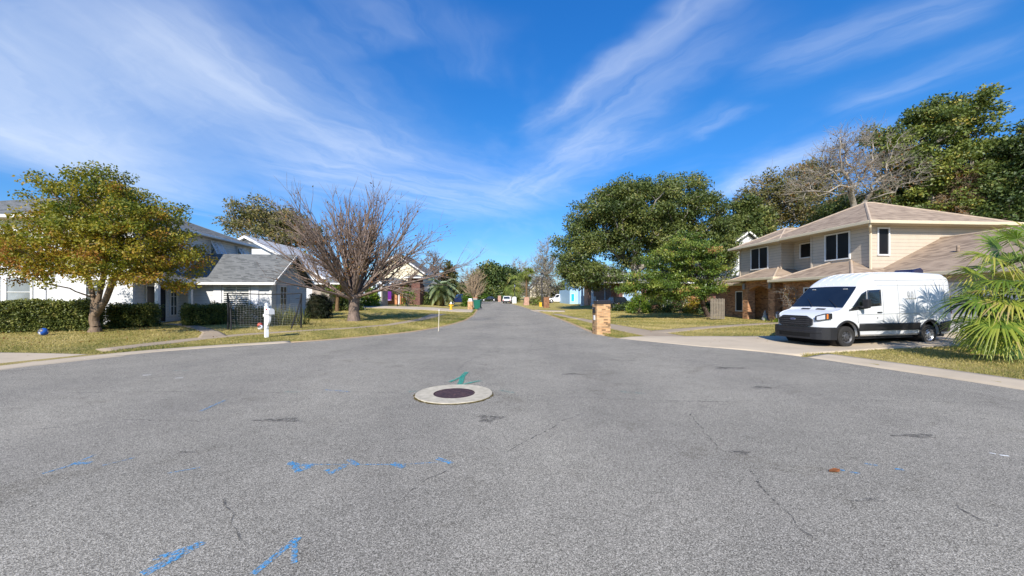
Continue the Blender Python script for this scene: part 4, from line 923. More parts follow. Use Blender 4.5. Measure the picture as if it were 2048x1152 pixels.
def tree(name, label, base, lobes, n_cl, n_leaf, lsize, cl_r, leafm, bark, trunk_r, fork, seed, group=None, cat='tree', shell=.42, tint=(.5, .18), asp=.55, lean=(0, 0), flat=.6, droop=.15, tip=.02, up=.6, tw=0, power=.45, sag=.08, parent_names=('trunk', 'crown'), hi=None, outw=.5, tn=5, stems=()):
    """lobes are given in world space; base is where the trunk meets the ground"""
    rng = np.random.default_rng(seed); root = empty(name, base, 0, label, cat, group); b = np.array(base)
    lb = [(np.array(c)-b, np.array(r)) for c, r in lobes]; T_, O_ = sample_lobes(rng, lb, n_cl, shell)
    ok = T_[:, 2] > .25; T_, O_ = T_[ok], O_[ok]
    pos, par, ends = skeleton(rng, T_, fork, lean, sag=sag, trunk_n=tn, stems=stems); r = pipe(par, ends, tip, power); k = trunk_r/r[1]
    r = np.where(r > tip*2, r*np.clip(k, .2, 8)**np.clip((r-tip*2)/(r[1]-tip*2+1e-6), 0, 1), r)
    i = np.arange(1, len(pos)); R0, R1 = r[par[i]].copy(), r[i]; R0 = np.minimum(R0, R1*1.5); R0[0] = trunk_r*1.55; R1 = R1.copy(); 
    V, F = frusta(pos[par[i]], pos[i], R0, R1, 7 if trunk_r > .1 else 5); Vs, Fs, nv = [V], [F], len(V)
    if tw:                        # fine bare twigs fanning out of every branch end
        m = len(T_)*tw; c = np.repeat(T_, tw, 0); o = np.repeat(O_, tw, 0); d = nrm(rng.normal(size=(m, 3))*.55+o*.8+np.array([0, 0, up*.5])); ln = cl_r*rng.uniform(.6, 1.6, (m, 1)); mid = c+d*ln*.5+rng.normal(size=(m, 3))*cl_r*.08; e = mid+nrm(d+rng.normal(size=(m, 3))*.35)*ln*.5
        for p, q, w0, w1 in ((c, mid, tip*.8, tip*.6), (mid, e, tip*.6, tip*.3)):
            v, f = frusta(p, q, np.full(m, w0), np.full(m, w1), 3); Vs.append(v); Fs.append(f+nv); nv += len(v)
    np_obj(parent_names[0], np.concatenate(Vs), np.concatenate(Fs), bark, root, smooth=True)
    if n_leaf:
        m = len(T_)*n_leaf; off = rng.normal(size=(m, 3)); off = nrm(off)*rng.random((m, 1))**.5*cl_r*np.array([1, 1, flat]); c = np.repeat(T_, n_leaf, 0)+off
        V, F = leaves(rng, c, nrm(np.repeat(O_, n_leaf, 0)*.6+nrm(off)), lsize, asp, up, droop, outw)
        ct = rng.normal(0, tint[1], len(T_)); tt = np.repeat(ct, n_leaf)+tint[0]+rng.normal(0, .12, m)
        if hi is not None: tt = tt+hi(c+b)
        np_obj(parent_names[1], V, F, leafm, root, tint=np.clip(tt, 0, 1))
    return root
def lobe(px, py, D, rx, ry, rd=None, dD=0):      # centre and half-sizes as seen, turned into metres at distance D
    k = D/FPX; return (P(px, py, D+dD), (rx*k, (rd if rd else rx)*k, ry*k))
B_BROWN = barkmat('brown_bark', (.20, .145, .10)); B_GREY = barkmat('grey_bark', (.30, .27, .23)); B_TWIG = barkmat('twig_bark', (.22, .165, .135)); B_PALE = barkmat('pale_bark', (.33, .29, .24)); B_DARK = barkmat('dark_bark', (.10, .075, .06)); B_TAN = barkmat('tan_bark', (.36, .27, .18))
L_GOLD = leafmat('golden_leaves', [(0., (.070, .105, .014)), (.3, (.18, .205, .022)), (.60, (.35, .30, .030)), (.84, (.42, .26, .03)), (1., (.36, .14, .03))], .4)
L_OAK = leafmat('oak_leaves', [(0., (0.042, 0.068, 0.018)), (.5, (0.116, 0.151, 0.036)), (.85, (0.243, 0.248, 0.063)), (1., (0.394, 0.319, 0.108))], .25)
L_MAG = leafmat('glossy_leaves', [(0., (.034, .070, .012)), (.4, (.105, .165, .025)), (.78, (.25, .30, .052)), (.95, (.38, .36, .08)), (1., (.46, .22, .09))], .25, .38)
L_DARK = leafmat('dark_green_leaves', [(0., (0.023, 0.040, 0.013)), (.5, (0.069, 0.108, 0.026)), (.85, (0.172, 0.208, 0.045)), (1., (0.300, 0.270, 0.081))], .2)
L_HEDGE = leafmat('hedge_leaves', [(0., (.030, .042, .012)), (.4, (.10, .13, .028)), (.8, (.26, .27, .06)), (1., (.38, .33, .11))], .2)
L_BROWN = leafmat('olive_brown_leaves', [(0., (0.073, 0.079, 0.025)), (.45, (0.177, 0.170, 0.055)), (.8, (0.312, 0.239, 0.087)), (1., (0.437, 0.270, 0.125))], .3)
L_RUST = leafmat('rusty_leaves', [(0., (0.160, 0.060, 0.020)), (.5, (0.250, 0.110, 0.030)), (.8, (0.300, 0.180, 0.030)), (1., (0.170, 0.200, 0.030))], .4)
L_LIME = leafmat('lime_leaves', [(0., (0.070, 0.140, 0.015)), (.5, (0.170, 0.260, 0.025)), (1., (0.360, 0.380, 0.050))], .4)
L_TALL = leafmat('tall_tree_leaves', [(0., (0.045, 0.070, 0.020)), (.5, (0.137, 0.181, 0.040)), (.8, (0.283, 0.309, 0.059)), (1., (0.566, 0.420, 0.100))], .25)

# golden tree on the left lawn
bz = at(190, 664); D = bz[1]
tree('maple_tree', 'spreading tree turning gold and green with a forked trunk on the left lawn', bz, [lobe(195, 420, D, 105, 82, 100), lobe(95, 495, D, 92, 68), lobe(300, 495, D, 95, 78), lobe(200, 490, D, 140, 70, 140), lobe(340, 530, D, 62, 50), lobe(40, 505, D, 66, 58), lobe(215, 370, D, 50, 38), lobe(140, 400, D, 62, 50), lobe(285, 430, D, 72, 55), lobe(125, 535, D, 66, 36, dD=-1), lobe(245, 530, D, 70, 42, dD=-1.6), lobe(200, 450, D, 110, 80, 60, dD=-1.5)],
     520, 125, .108, .44, L_GOLD, B_BROWN, .17, .7, 11, shell=.45, tint=(.57, .17), flat=.65, droop=.5, asp=.6, tip=.010, hi=lambda p: np.clip((4.2-p[:, 2])/16.0, -.12, .12), lean=(-.02, 0), sag=.03, tn=3, stems=(((-.12, .05, 1.5), (-.55, .2, 2.5), (-1.5, .3, 3.3)), ((.06, .12, 1.6), (.15, .35, 3.2), (.1, .3, 4.6)), ((.5, -.05, 1.35), (.95, -.1, 2.4), (1.7, 0, 3.4))))
# leafless tree in front of the wing: limbs fanned out of a short trunk
def vase(name, label, base, axes, up_r, n_limb, trunk_r, trunk_h, bark, seed, tip=.012, leafm=None, n_leaf=0, minel=-8, order3=True, cat='tree', group=None, curve=.25, step=.5, density=1., lsize=.12, limb=.38):
    rng = np.random.default_rng(seed); root = empty(name, base, 0, label, cat, group); segs = []; tips = []
    def grow(p, d, ln, r0, lvl):
        n = max(3, int(ln/step)); q = p
        for i in range(n):
            f = (i+1)/n; d = nrm(d+np.array([0, 0, curve*.10])+rng.normal(size=3)*.055); e = q+d*ln/n; ra, rb = r0*(1-i/n)**.8+tip*.6, r0*(1-f)**.8+tip*.5
            segs.append((q, e, ra, rb)); q = e
            if lvl < 3 and f > (.22 if lvl == 0 else .12):
                for _ in range(rng.poisson((1.15 if lvl == 0 else .95 if lvl == 1 else .8)*density)):
                    s = nrm(rng.normal(size=3)); s = nrm(s-d*s.dot(d)); an = rng.uniform(.35, .75); dd = nrm(d*math.cos(an)+s*math.sin(an)+np.array([0, 0, .10]))
                    l2 = ln*(1-f*.72)*rng.uniform(.30, .60)
                    if l2 > .35: grow(q, dd, l2, max(rb*.5, tip*.8), lvl+1)
        tips.append((q, d))
    segs.append((np.zeros(3), np.array([0, 0, trunk_h*.35]), trunk_r*1.35, trunk_r)); segs.append((np.array([0, 0, trunk_h*.35]), np.array([.03, 0, trunk_h]), trunk_r, trunk_r*1.08))
    for i in range(n_limb):
        az = 2*PI*(i*.618034)+rng.normal()*.2; el = math.radians(minel)+(PI/2-math.radians(minel))*((i+.5)/n_limb)**.9
        d = np.array([math.cos(az)*math.cos(el), math.sin(az)*math.cos(el), math.sin(el)]); ax = axes[0] if d[0] < 0 else axes[1]
        ln = 1/math.sqrt((d[0]/ax)**2+(d[1]/axes[2])**2+(d[2]/up_r)**2)*rng.uniform(.86, 1.04); d0 = nrm(d+np.array([0, 0, .25]))
        grow(np.array([.25*trunk_r*math.cos(az), .25*trunk_r*math.sin(az), trunk_h*rng.uniform(.78, 1.02)]), d0, ln, trunk_r*limb*rng.uniform(.8, 1.2), 0)
    a_ = [np.array([s[k] for s in segs]) for k in range(4)]; V, F = frusta(a_[0], a_[1], a_[2], a_[3], 5); np_obj('trunk', V, F, bark, root, smooth=True)
    if n_leaf:
        pick = rng.choice(len(tips), n_leaf); T2 = np.array([t[0] for t in tips])[pick]; T2 = T2*rng.uniform(.55, 1., (n_leaf, 1))+np.array([0, 0, .1]); V, F = leaves(rng, T2, nrm(rng.normal(size=(n_leaf, 3))), lsize, .6, .2, .5)
        np_obj('leaves', V, F, leafm, root, tint=rng.random(n_leaf))
    return root
bz = at(708, 642); print('bare tree', bz)
vase('bare_tree', 'large leafless tree with fanned twigs and a stout dark trunk on the left lawn', bz, (8.6, 8.6, 6.5), 7.5, 50, .34, 1.75, B_TWIG, 5, .007, L_RUST, 1500, minel=-2, curve=.10, density=1.27, limb=.26, lsize=.15)
# live oak on the right and the magnolia in front of it
D = 46; bz = on(1278, D)
tree('live_oak', 'huge dark live oak with heavy spreading limbs above the brick houses', bz, [lobe(1320, 420, D, 95, 62), lobe(1215, 440, D, 75, 60), lobe(1160, 505, D, 52, 60), lobe(1410, 450, D, 62, 62), lobe(1250, 400, D, 60, 40), lobe(1130, 500, D, 28, 38), lobe(1370, 385, D, 50, 32), lobe(1200, 550, D, 60, 22, 80), lobe(1140, 550, D, 34, 28), lobe(1440, 490, D, 38, 50), lobe(1300, 490, D, 110, 55, 110, 2), lobe(1440, 530, D, 36, 30, dD=2)],
     760, 165, .28, 1.1, L_OAK, B_GREY, .55, 3.6, 21, shell=.38, tint=(.48, .17), flat=.62, tip=.03, sag=.10, asp=.5)
bz = at(1418, 635); D = bz[1]-.6
tree('magnolia_tree', 'bright green glossy leaved tree with layered sprays leaning over the brick house', bz, [lobe(1365, 520, D, 78, 46), lobe(1315, 560, D, 62, 28), lobe(1420, 560, D, 42, 34), lobe(1375, 492, D, 48, 26), lobe(1275, 572, D, 36, 18), lobe(1345, 590, D, 60, 16), lobe(1425, 510, D, 34, 30), lobe(1248, 578, D, 24, 10), lobe(1390, 578, D, 50, 20, dD=-.8)],
     250, 150, .17, .60, L_MAG, B_DARK, .17, .9, 23, shell=.5, tint=(.50, .19), flat=.32, up=1.3, tip=.012, lean=(-.5, -.1), asp=.42, sag=.02)
# tall wood behind the tan house
grp = 'tall trees behind the tan house'
D = 40
tree('evergreen_tree', 'tallest broad evergreen with layered crown rising behind the tan house', on(1850, D), [lobe(1890, 225, D, 72, 32), lobe(1830, 265, D, 78, 40), lobe(1925, 285, D, 58, 42), lobe(1870, 340, D, 82, 55), lobe(1800, 330, D, 46, 42), lobe(1940, 380, D, 62, 55), lobe(1860, 415, D, 82, 45), lobe(1780, 290, D, 40, 24), lobe(1955, 230, D, 30, 22)], 440, 140, .29, .95, L_TALL, B_PALE, .42, 6, 31, grp, tint=(.52, .18), flat=.5, tip=.03, shell=.45)
tree('evergreen_tree', 'dark evergreen at the right edge of the photo behind the fan palm', on(2110, D-4), [lobe(2060, 300, D-4, 82, 48), lobe(2030, 370, D-4, 72, 58), lobe(2120, 360, D-4, 80, 90), lobe(2040, 430, D-4, 95, 45), lobe(2000, 440, D-4, 60, 40)], 340, 130, .30, 1.0, L_DARK, B_DARK, .40, 5, 32, grp, tint=(.55, .18), flat=.55, tip=.03)
bz = on(1722, 37)
tree('bare_grey_tree', 'pale grey leafless tree with crooked limbs above the tan roof ridge', bz, [lobe(1700, 330, 37, 60, 60), lobe(1655, 345, 37, 55, 50), lobe(1760, 345, 37, 65, 45), lobe(1690, 290, 37, 45, 40), lobe(1610, 380, 37, 45, 18), lobe(1745, 290, 37, 40, 34), lobe(1800, 380, 37, 50, 20)], 230, 3, .22, 1.1, L_RUST, B_PALE, .30, 8.2, 33, grp, tip=.018, tw=9, sag=.02, shell=.6, power=.5)
tree('olive_tree', 'olive brown half bare tree behind the left end of the tan roof', on(1590, 57), [lobe(1560, 380, 57, 62, 42), lobe(1620, 360, 57, 50, 42), lobe(1590, 420, 57, 82, 34), lobe(1510, 420, 57, 42, 44), lobe(1660, 410, 57, 52, 40), lobe(1520, 470, 57, 50, 30)], 340, 110, .32, 1.35, L_BROWN, B_PALE, .30, 4, 34, grp, tint=(.45, .2), tip=.025, tw=4)
tree('bushy_tree', 'low dark bushy tree filling the gap behind the tan roof ridge', on(1760, 43), [lobe(1740, 415, 43, 72, 30), lobe(1800, 400, 43, 55, 38), lobe(1680, 430, 43, 62, 26), lobe(1840, 430, 43, 60, 30)], 200, 130, .28, 1.0, L_DARK, B_DARK, .25, 3, 35, grp, tint=(.5, .2), tip=.025)
tree('vine_tangle', 'brown tangle of dead vines hanging before the evergreen above the tan roof', on(1905, 37.5), [lobe(1925, 350, 37.5, 22, 40), lobe(1915, 400, 37.5, 34, 30), lobe(1885, 425, 37.5, 40, 12)], 130, 10, .2, .7, L_RUST, B_TAN, .12, 7, 36, grp, 'vine', tip=.016, tw=12, up=-1.2)
tree('young_oak', 'dark green oak between the live oak and the white gable', on(1500, 50), [lobe(1490, 420, 50, 28, 30), lobe(1475, 460, 50, 40, 36), lobe(1515, 440, 50, 30, 40)], 130, 80, .36, .95, L_OAK, B_DARK, .25, 4, 37, grp, tint=(.45, .18), tip=.025)
# left background
grp2 = 'trees behind the houses on the left'
tree('brown_oak', 'brown and olive thinning tree behind the white gable on the left', on(560, 55), [lobe(520, 430, 55, 62, 28), lobe(570, 440, 55, 45, 32), lobe(480, 450, 55, 34, 18), lobe(610, 470, 55, 45, 24), lobe(560, 470, 55, 70, 22)], 240, 60, .36, 1.1, L_BROWN, B_GREY, .35, 4, 41, grp2, tint=(.48, .2), tip=.03, tw=4)
tree('cypress_tree', 'pointed yellow green conifer behind the pindo palm', on(898, 90), [lobe(898, 540, 90, 10, 18), lobe(897, 562, 90, 17, 18), lobe(900, 582, 90, 22, 16)], 110, 70, .5, 1.0, L_BROWN, B_GREY, .3, 1.5, 42, grp2, tint=(.15, .12), tip=.03)
tree('bare_maple', 'small leafless reddish tree between the cream house and the conifer', on(866, 84), [lobe(864, 530, 84, 17, 22), lobe(850, 548, 84, 18, 16), lobe(876, 545, 84, 12, 18)], 90, 6, .4, 1.3, L_RUST, B_TWIG, .25, 3, 43, grp2, tip=.03, tw=10)
tree('bare_maple', 'thin leafless tree behind the crape myrtle by the street end', on(945, 130), [lobe(940, 555, 130, 26, 16), lobe(965, 550, 130, 16, 14)], 70, 0, .4, 1.8, L_RUST, B_TWIG, .3, 4, 44, grp2, tip=.05, tw=10)
bz = on(948, 82)
vase('crape_myrtle', 'leafless tan multi stemmed crape myrtle beside the street, behind the green bins', bz, (4.0, 3.9, 3.8), 7.0, 44, .26, .8, B_TAN, 8, .018, minel=28, density=1.1, step=.6, limb=.3)
# oaks closing the street and the woods beyond
grp3 = 'dark oaks at the street end'
for k, (px, D_, lb) in enumerate(((985, 118, [(985, 548, 26, 22), (965, 562, 22, 22), (1005, 560, 22, 22), (990, 580, 34, 18), (975, 585, 30, 14)]), (1020, 128, [(1018, 552, 22, 16), (1030, 570, 24, 22), (1010, 580, 24, 18)]), (920, 140, [(915, 580, 30, 16), (940, 588, 30, 14), (895, 585, 26, 16)]))):
    tree('street_oak', ['big round dark oak in the middle at the end of the street', 'smaller dark oak right of the big oak at the street end', 'low dark green oak behind the crape myrtle'][k], on(px, D_), [lobe(a_, b_, D_, c_, d_) for a_, b_, c_, d_ in lb], 260-60*k, 80, .75, 2.0, L_DARK, B_GREY, .5, 4, 50+k, grp3, tint=(.5, .2), tip=.05)
tree('bare_tall_tree', 'tall pale leafless trees massed behind the lamp post on the right', on(1098, 88), [lobe(1092, 510, 88, 18, 32), lobe(1078, 545, 88, 26, 26), lobe(1105, 550, 88, 18, 32), lobe(1070, 575, 88, 26, 20), lobe(1095, 580, 88, 22, 18)], 260, 5, .4, 1.6, L_BROWN, B_PALE, .35, 5, 55, None, tip=.03, tw=10)
tree('bare_tall_tree', 'thin leafless tree behind the cabbage palm at the street end', on(1036, 135), [lobe(1030, 535, 135, 26, 16), lobe(1045, 548, 135, 22, 16)], 60, 0, .4, 1.8, L_BROWN, B_PALE, .3, 5, 56, None, tip=.05, tw=9)
tree('evergreen_tree', 'dark evergreen beside the white car under the pale bare trees', on(1118, 98), [lobe(1108, 585, 98, 14, 14), lobe(1130, 580, 98, 22, 18)], 70, 70, .5, 1.2, L_DARK, B_DARK, .25, 1.5, 57, None, tip=.03)

# ------------------------------------------------------------------ hedges and shrubs
def foliage(rng, C, O, n_leaf, cl_r, lsize, asp=.55, flat=.8, up=.5, droop=.1, outw=.6, t0=.5, tv=.18):
    m = len(C)*n_leaf; off = nrm(rng.normal(size=(m, 3)))*rng.random((m, 1))**.5*cl_r*np.array([1, 1, flat]); c = np.repeat(C, n_leaf, 0)+off
    V, F = leaves(rng, c, nrm(np.repeat(O, n_leaf, 0)+.3*nrm(off)), lsize, asp, up, droop, outw); return V, F, np.clip(np.repeat(rng.normal(t0, tv, len(C)), n_leaf)+rng.normal(0, .12, m), 0, 1)
M_CORE = plain('twiggy_shade', (.018, .018, .010), .95, .05, .5, 9)  # near-black, stands in for shade inside the bushes; also used as planter soil
def hedge(label, p, q, depth, h, n, seed, m, group='clipped hedges in front of the white house'):
    """box-clipped hedge whose front foot runs from p to q"""
    rng = np.random.default_rng(seed); p, q = Vector(p), Vector(q); L = (q-p).length; rz = math.atan2(q.y-p.y, q.x-p.x); root = empty('hedge', p, rz, label, 'hedge', group)
    MB().box(.10, L-.10, .12, depth-.10, -.15, h-.14).build('branches', M_CORE, root)  # solid dark core behind the leaves, gives the hedge its inner shade
    A = [L*h, L*h, L*depth, depth*h, depth*h]; pick = rng.choice(5, n, p=np.array(A)/sum(A)); u, v = rng.random(n), rng.random(n)
    C = np.select([(pick == 0)[:, None], (pick == 1)[:, None], (pick == 2)[:, None], (pick == 3)[:, None], (pick == 4)[:, None]], [np.stack([u*L, 0*u, v*h], -1), np.stack([u*L, 0*u+depth, v*h], -1), np.stack([u*L, v*depth, 0*u+h], -1), np.stack([0*u, u*depth, v*h], -1), np.stack([0*u+L, u*depth, v*h], -1)])
    O = np.array([[0, -1, 0], [0, 1, 0], [0, 0, 1], [-1, 0, 0], [1, 0, 0]], float)[pick]; C = C+O*(rng.normal(0, .05, (n, 1))-.03)+.05*np.sin(C[:, :1]*3.1+C[:, 2:]*2.3)*O
    V, F, t = foliage(rng, C, O, 26, .17, .085); np_obj('leaves', V, F, m, root, tint=t); return root
def shrub(name, label, base, rx, ry, h, n, nl, lsize, m, seed, cl_r=.2, cat='shrub', group=None, stems=6, t0=.5, tv=.18, asp=.5, up=.5, droop=.1, boxy=0., bark=None):
    rng = np.random.default_rng(seed); root = empty(name, base, 0, label, cat, group); d = nrm(rng.normal(size=(n, 3))); d[:, 2] = np.abs(d[:, 2])*1.0-.12*(rng.random(n) < .4)
    if boxy: d = np.sign(d)*np.abs(d)**(1-boxy)
    C = d*np.array([rx, ry, h*.95])*rng.uniform(.55, 1., (n, 1))**.5; C[:, 2] = np.abs(C[:, 2])+.05*h
    V, F, t = foliage(rng, C, nrm(d), nl, cl_r, lsize, asp, t0=t0, tv=tv, up=up, droop=droop); np_obj('leaves', V, F, m, root, tint=t)
    k = max(stems, 2); P0 = np.zeros((k, 3)); P0[:, :2] = rng.normal(0, rx*.12, (k, 2)); P1 = np.stack([rng.normal(0, rx*.45, k), rng.normal(0, ry*.45, k), h*rng.uniform(.5, .85, k)], -1); V, F = frusta(P0, P1, np.full(k, .02+.01*h), np.full(k, .01), 5); np_obj('stems', V, F, bark or B_BROWN, root); return root
L_BOXSHADE = leafmat('boxwood_leaves_shaded', [(0., (.008, .014, .006)), (.5, (.016, .026, .009)), (1., (.035, .05, .016))], .1)  # the boxwood's shade is put into its near-black leaf colours
p0 = at(-75, 668); hedge('long clipped hedge along the left lawn under the golden tree', p0, at(178, 662), 1.1, 1.22, 1700, 61, L_HEDGE)
hedge('clipped hedge between the golden tree trunk and the porch path', at(220, 657), at(302, 655), 1.0, 1.05, 760, 62, L_HEDGE); hedge('clipped hedge right of the porch path below the white wing', at(374, 652), at(456, 649), .9, 1.0, 700, 63, L_HEDGE)
shrub('juniper_shrub', 'low dark shrubs under the louvred window behind the ball net', at(494, 648), 1.25, .6, 1.12, 230, 32, .09, L_DARK, 64, .22); shrub('juniper_shrub', 'rounded dark shrub peeping over the hedge at the porch post', at(432, 644), .65, .5, 1.35, 80, 30, .09, L_HEDGE, 65, .2)
def blades(name, label, base, n, ln, spread, m, seed, cat='grass clump', w=.018, group=None, arch=.5):
    rng = np.random.default_rng(seed); root = empty(name, base, 0, label, cat, group); az = rng.random(n)*2*PI; el = np.radians(rng.uniform(35, 85, n)); l = ln*rng.uniform(.6, 1.1, n); b = np.stack([rng.normal(0, spread, n), rng.normal(0, spread*.7, n), np.zeros(n)], -1); V = []; 
    d = np.stack([np.cos(az)*np.cos(el), np.sin(az)*np.cos(el), np.sin(el)], -1); s = np.stack([-np.sin(az), np.cos(az), 0*az], -1)*w
    for k, f in enumerate((0, .4, .75, 1.)):
        c = b+d*(l*f)[:, None]; c[:, 2] -= arch*l*f*f*np.cos(el); wd = (1, 1, .7, .05)[k]; V += [c-s*wd, c+s*wd]
    V = np.stack(V, 1).reshape(-1, 3); q = np.array([[0, 1, 3, 2], [2, 3, 5, 4], [4, 5, 7, 6]]); F = (np.arange(n)[:, None, None]*8+q[None]).reshape(-1, 4); np_obj('blades', V, F, m, root, tint=np.repeat(rng.random(n), 3)); return root
L_GRASSY = leafmat('clump_grass', [(0., (.06, .085, .02)), (.5, (.15, .16, .035)), (1., (.30, .26, .09))], .35)
blades('grass_clump', 'arching yellow green grass clump below the side window of the wing', at(575, 649), 420, 1.15, .55, L_GRASSY, 66); blades('grass_clump', 'bright green tuft beside the porch step of the tan house', at(1566, 644.5), 160, .5, .35, L_LIME, 67)
shrub('boxwood_shrub', 'tall clipped dark boxwood shrub at the corner of the white wing', at(638, 637), .82, .8, 1.85, 460, 40, .06, L_BOXSHADE, 68, .13, boxy=.35, t0=.30)
bwx = [o for o in bpy.data.objects if o.name.startswith('boxwood_shrub')][0]; MB().lathe([(0, -.05), (.6, 0), (.68, .6), (.66, 1.2), (.45, 1.6), (0, 1.72)], k=16).build('branches', M_CORE, bwx, smooth=True)  # dark solid added inside to deepen the boxwood's painted shade
shrub('lime_shrub', 'bright yellow green shrub in front of the pale garage doors', on(738, 46), 1.25, 1.0, 2.3, 90, 26, .26, L_LIME, 69, .35); shrub('sapling', 'small yellow green sapling on the lawn before the dark brick wall', on(816, 50), .95, .8, 2.5, 40, 16, .22, L_LIME, 70, .4, 'tree', bark=B_GREY, t0=.35)
shrub('dark_shrub', 'dark mound of shrubs at the foot of the bare tree, by the little palm', on(697, 37.5), 1.4, .9, 1.5, 110, 26, .2, L_DARK, 71, .35); shrub('round_bush', 'round dark bush against the white porch wall of the cream house', on(843, 57), 1.3, 1.0, 2.0, 90, 26, .25, L_DARK, 72, .35); shrub('round_bush', 'small green bush at the corner of the cream house porch', on(851, 59), .95, .8, 1.2, 50, 26, .22, L_LIME, 73, .3, t0=.2)
tp = empty('topiary', on(795, 47), 0, 'slim topiary with two dark leaf balls on a black stem by the orange brick', 'shrub'); MB().tube([(0, 0, 0), (0, 0, 2.4)], .05, 6).build('stem', M_VBLK, tp)
for z in (1.75, 2.55): rng = np.random.default_rng(int(z*10)); d = nrm(rng.normal(size=(70, 3))); V, F, t = foliage(rng, d*np.array([.42, .42, .25])+np.array([0, 0, z]), d, 16, .12, .12); np_obj('leaf_ball', V, F, L_DARK, tp, tint=t)
shrub('round_bush', 'green bush between the dark pickup and the brick mailbox', on(934, 60), .8, .7, 1.9, 60, 26, .28, L_LIME, 74, .4, t0=.12)
for k, (px, py_, rx, h, m, D_, t0) in enumerate(((1000, 602, 2.4, 1.8, L_DARK, 110, .5), (930, 606, 3.2, 2.0, L_DARK, 105, .4), (972, 604, 1.2, 1.9, L_LIME, 109, .1), (1072, 612, 2.2, 1.6, L_BROWN, 70, .5), (895, 602, 2.6, 2.6, L_DARK, 92, .5))):
    shrub('street_shrub', ['low dark shrub beneath the big oak at the street end', 'dark shrubs behind the dark pickup', 'yellow green shrub above the black car at the street end', 'brown and olive shrub beside the lamp post', 'dark shrub behind the pindo palm trunk'][k], on(px, D_), rx, rx*.6, h, 60, 24, .35, m, 80+k, .5, t0=t0)
gb = 'bushes under the magnolia'
for k, (px, D_, rx, h, m, t0) in enumerate(((1277, 36, 1.0, 1.7, L_LIME, .45), (1312, 37, 1.5, 1.6, L_DARK, .4), (1365, 36.5, 1.9, 2.3, L_DARK, .5), (1340, 38, 1.4, 2.2, L_DARK, .4), (1396, 35, 1.15, 1.5, L_GOLD, .7), (1255, 41, 1.6, 1.0, L_DARK, .4), (1420, 33.2, .8, 1.1, L_DARK, .45))):
    shrub('garden_bush', ['yellow and orange flecked bush left of the dark bushes under the magnolia', 'dark low bush in deep shade under the magnolia', 'largest dark leafy bush under the magnolia before the pale door', 'dark bush tucked behind the shaded low bush', 'yellow orange bush in sun beside the magnolia trunk', 'low dark ground shrub before the blue garage door', 'small dark bush at the foot of the magnolia trunk'][k], on(px, D_), rx, rx*.7, h, 80, 26, .19, m, 90+k, .32, group=gb, t0=t0)
L_VIOL = leafmat('violet_leaves', [(0., (.06, .02, .07)), (.5, (.14, .05, .17)), (1., (.24, .12, .26))], .3)
fl = shrub('violet_flowers', 'low violet ground plants along the brick wall by the wooden gate', on(1440, 31.6), 1.3, .35, .28, 70, 20, .10, L_VIOL, 99, .16, 'flowers')
tree('porch_shrub', 'spindly leafless shrub with rusty leaves beside the porch pier', at(1584, 646), [lobe(1585, 590, 22.2, 15, 24), lobe(1570, 585, 22.2, 9, 14), lobe(1597, 600, 22.2, 9, 18)], 46, 5, .09, .35, L_RUST, B_GREY, .035, .5, 101, None, 'shrub', tip=.008, tw=5)

# ------------------------------------------------------------------ palms
def fan_blade(rng, hub, e1, nn, Rr, n=26, spread=2.0, droop=.25, split=.45):
    e1 = np.array(e1)/np.linalg.norm(e1); e2 = np.cross(nn, e1); e2 /= np.linalg.norm(e2); nn = np.cross(e1, e2); V = []; F = []; T = []
    for i in range(n):
        t = -spread+2*spread*(i+.5)/n; dt = 2*spread/n*.5; L = Rr*(1-.16*(abs(t)/spread)**2)*rng.uniform(.9, 1.06); base = len(V); kk = droop*rng.uniform(.5, 1.7); tw = rng.normal(0, .05)
        for k, f in enumerate((.03, split, .72, 1.0)):
            r = L*f; w = r*math.tan(dt) if f <= split else L*split*math.tan(dt)*(1-f)/(1-split)*1.05+.002
            dirv = math.cos(t+tw*f)*e1+math.sin(t+tw*f)*e2; sd = -math.sin(t)*e1+math.cos(t)*e2; c = hub+dirv*r-nn*.10*Rr*(abs(t)/spread)**2*f; c = c+np.array([0, 0, -1])*kk*L*max(0, f-split*.6)**2*1.4
            V += [c-sd*w, c+nn*w*.55, c+sd*w]
        for k in range(3):
            a = base+3*k; F += [(a, a+1, a+4, a+3), (a+1, a+2, a+5, a+4)]; tv = rng.normal(.45+.12*k, .10); T += [tv, tv]
    return np.array(V), np.array(F), np.array(T)
L_PALM = leafmat('fan_palm_leaf', [(0., (0.047, 0.095, 0.019)), (.4, (0.142, 0.223, 0.030)), (.7, (0.324, 0.365, 0.047)), (.88, (0.513, 0.446, 0.095)), (1., (0.486, 0.351, 0.162))], .4, .36)
L_PINDO = leafmat('pindo_leaf', [(0., (0.114, 0.162, 0.085)), (.5, (0.323, 0.399, 0.247)), (.8, (0.456, 0.475, 0.228)), (1., (0.627, 0.456, 0.152))], .3)
L_SABAL = leafmat('sabal_leaf', [(0., (.07, .11, .02)), (.5, (.20, .25, .045)), (.85, (.34, .34, .09)), (1., (.40, .29, .09))], .35)
M_HAIR = barkmat('fibrous_trunk', (.17, .11, .06)); M_STALK = plain('leaf_stalk', (.16, .19, .05), .5, .3, .2)
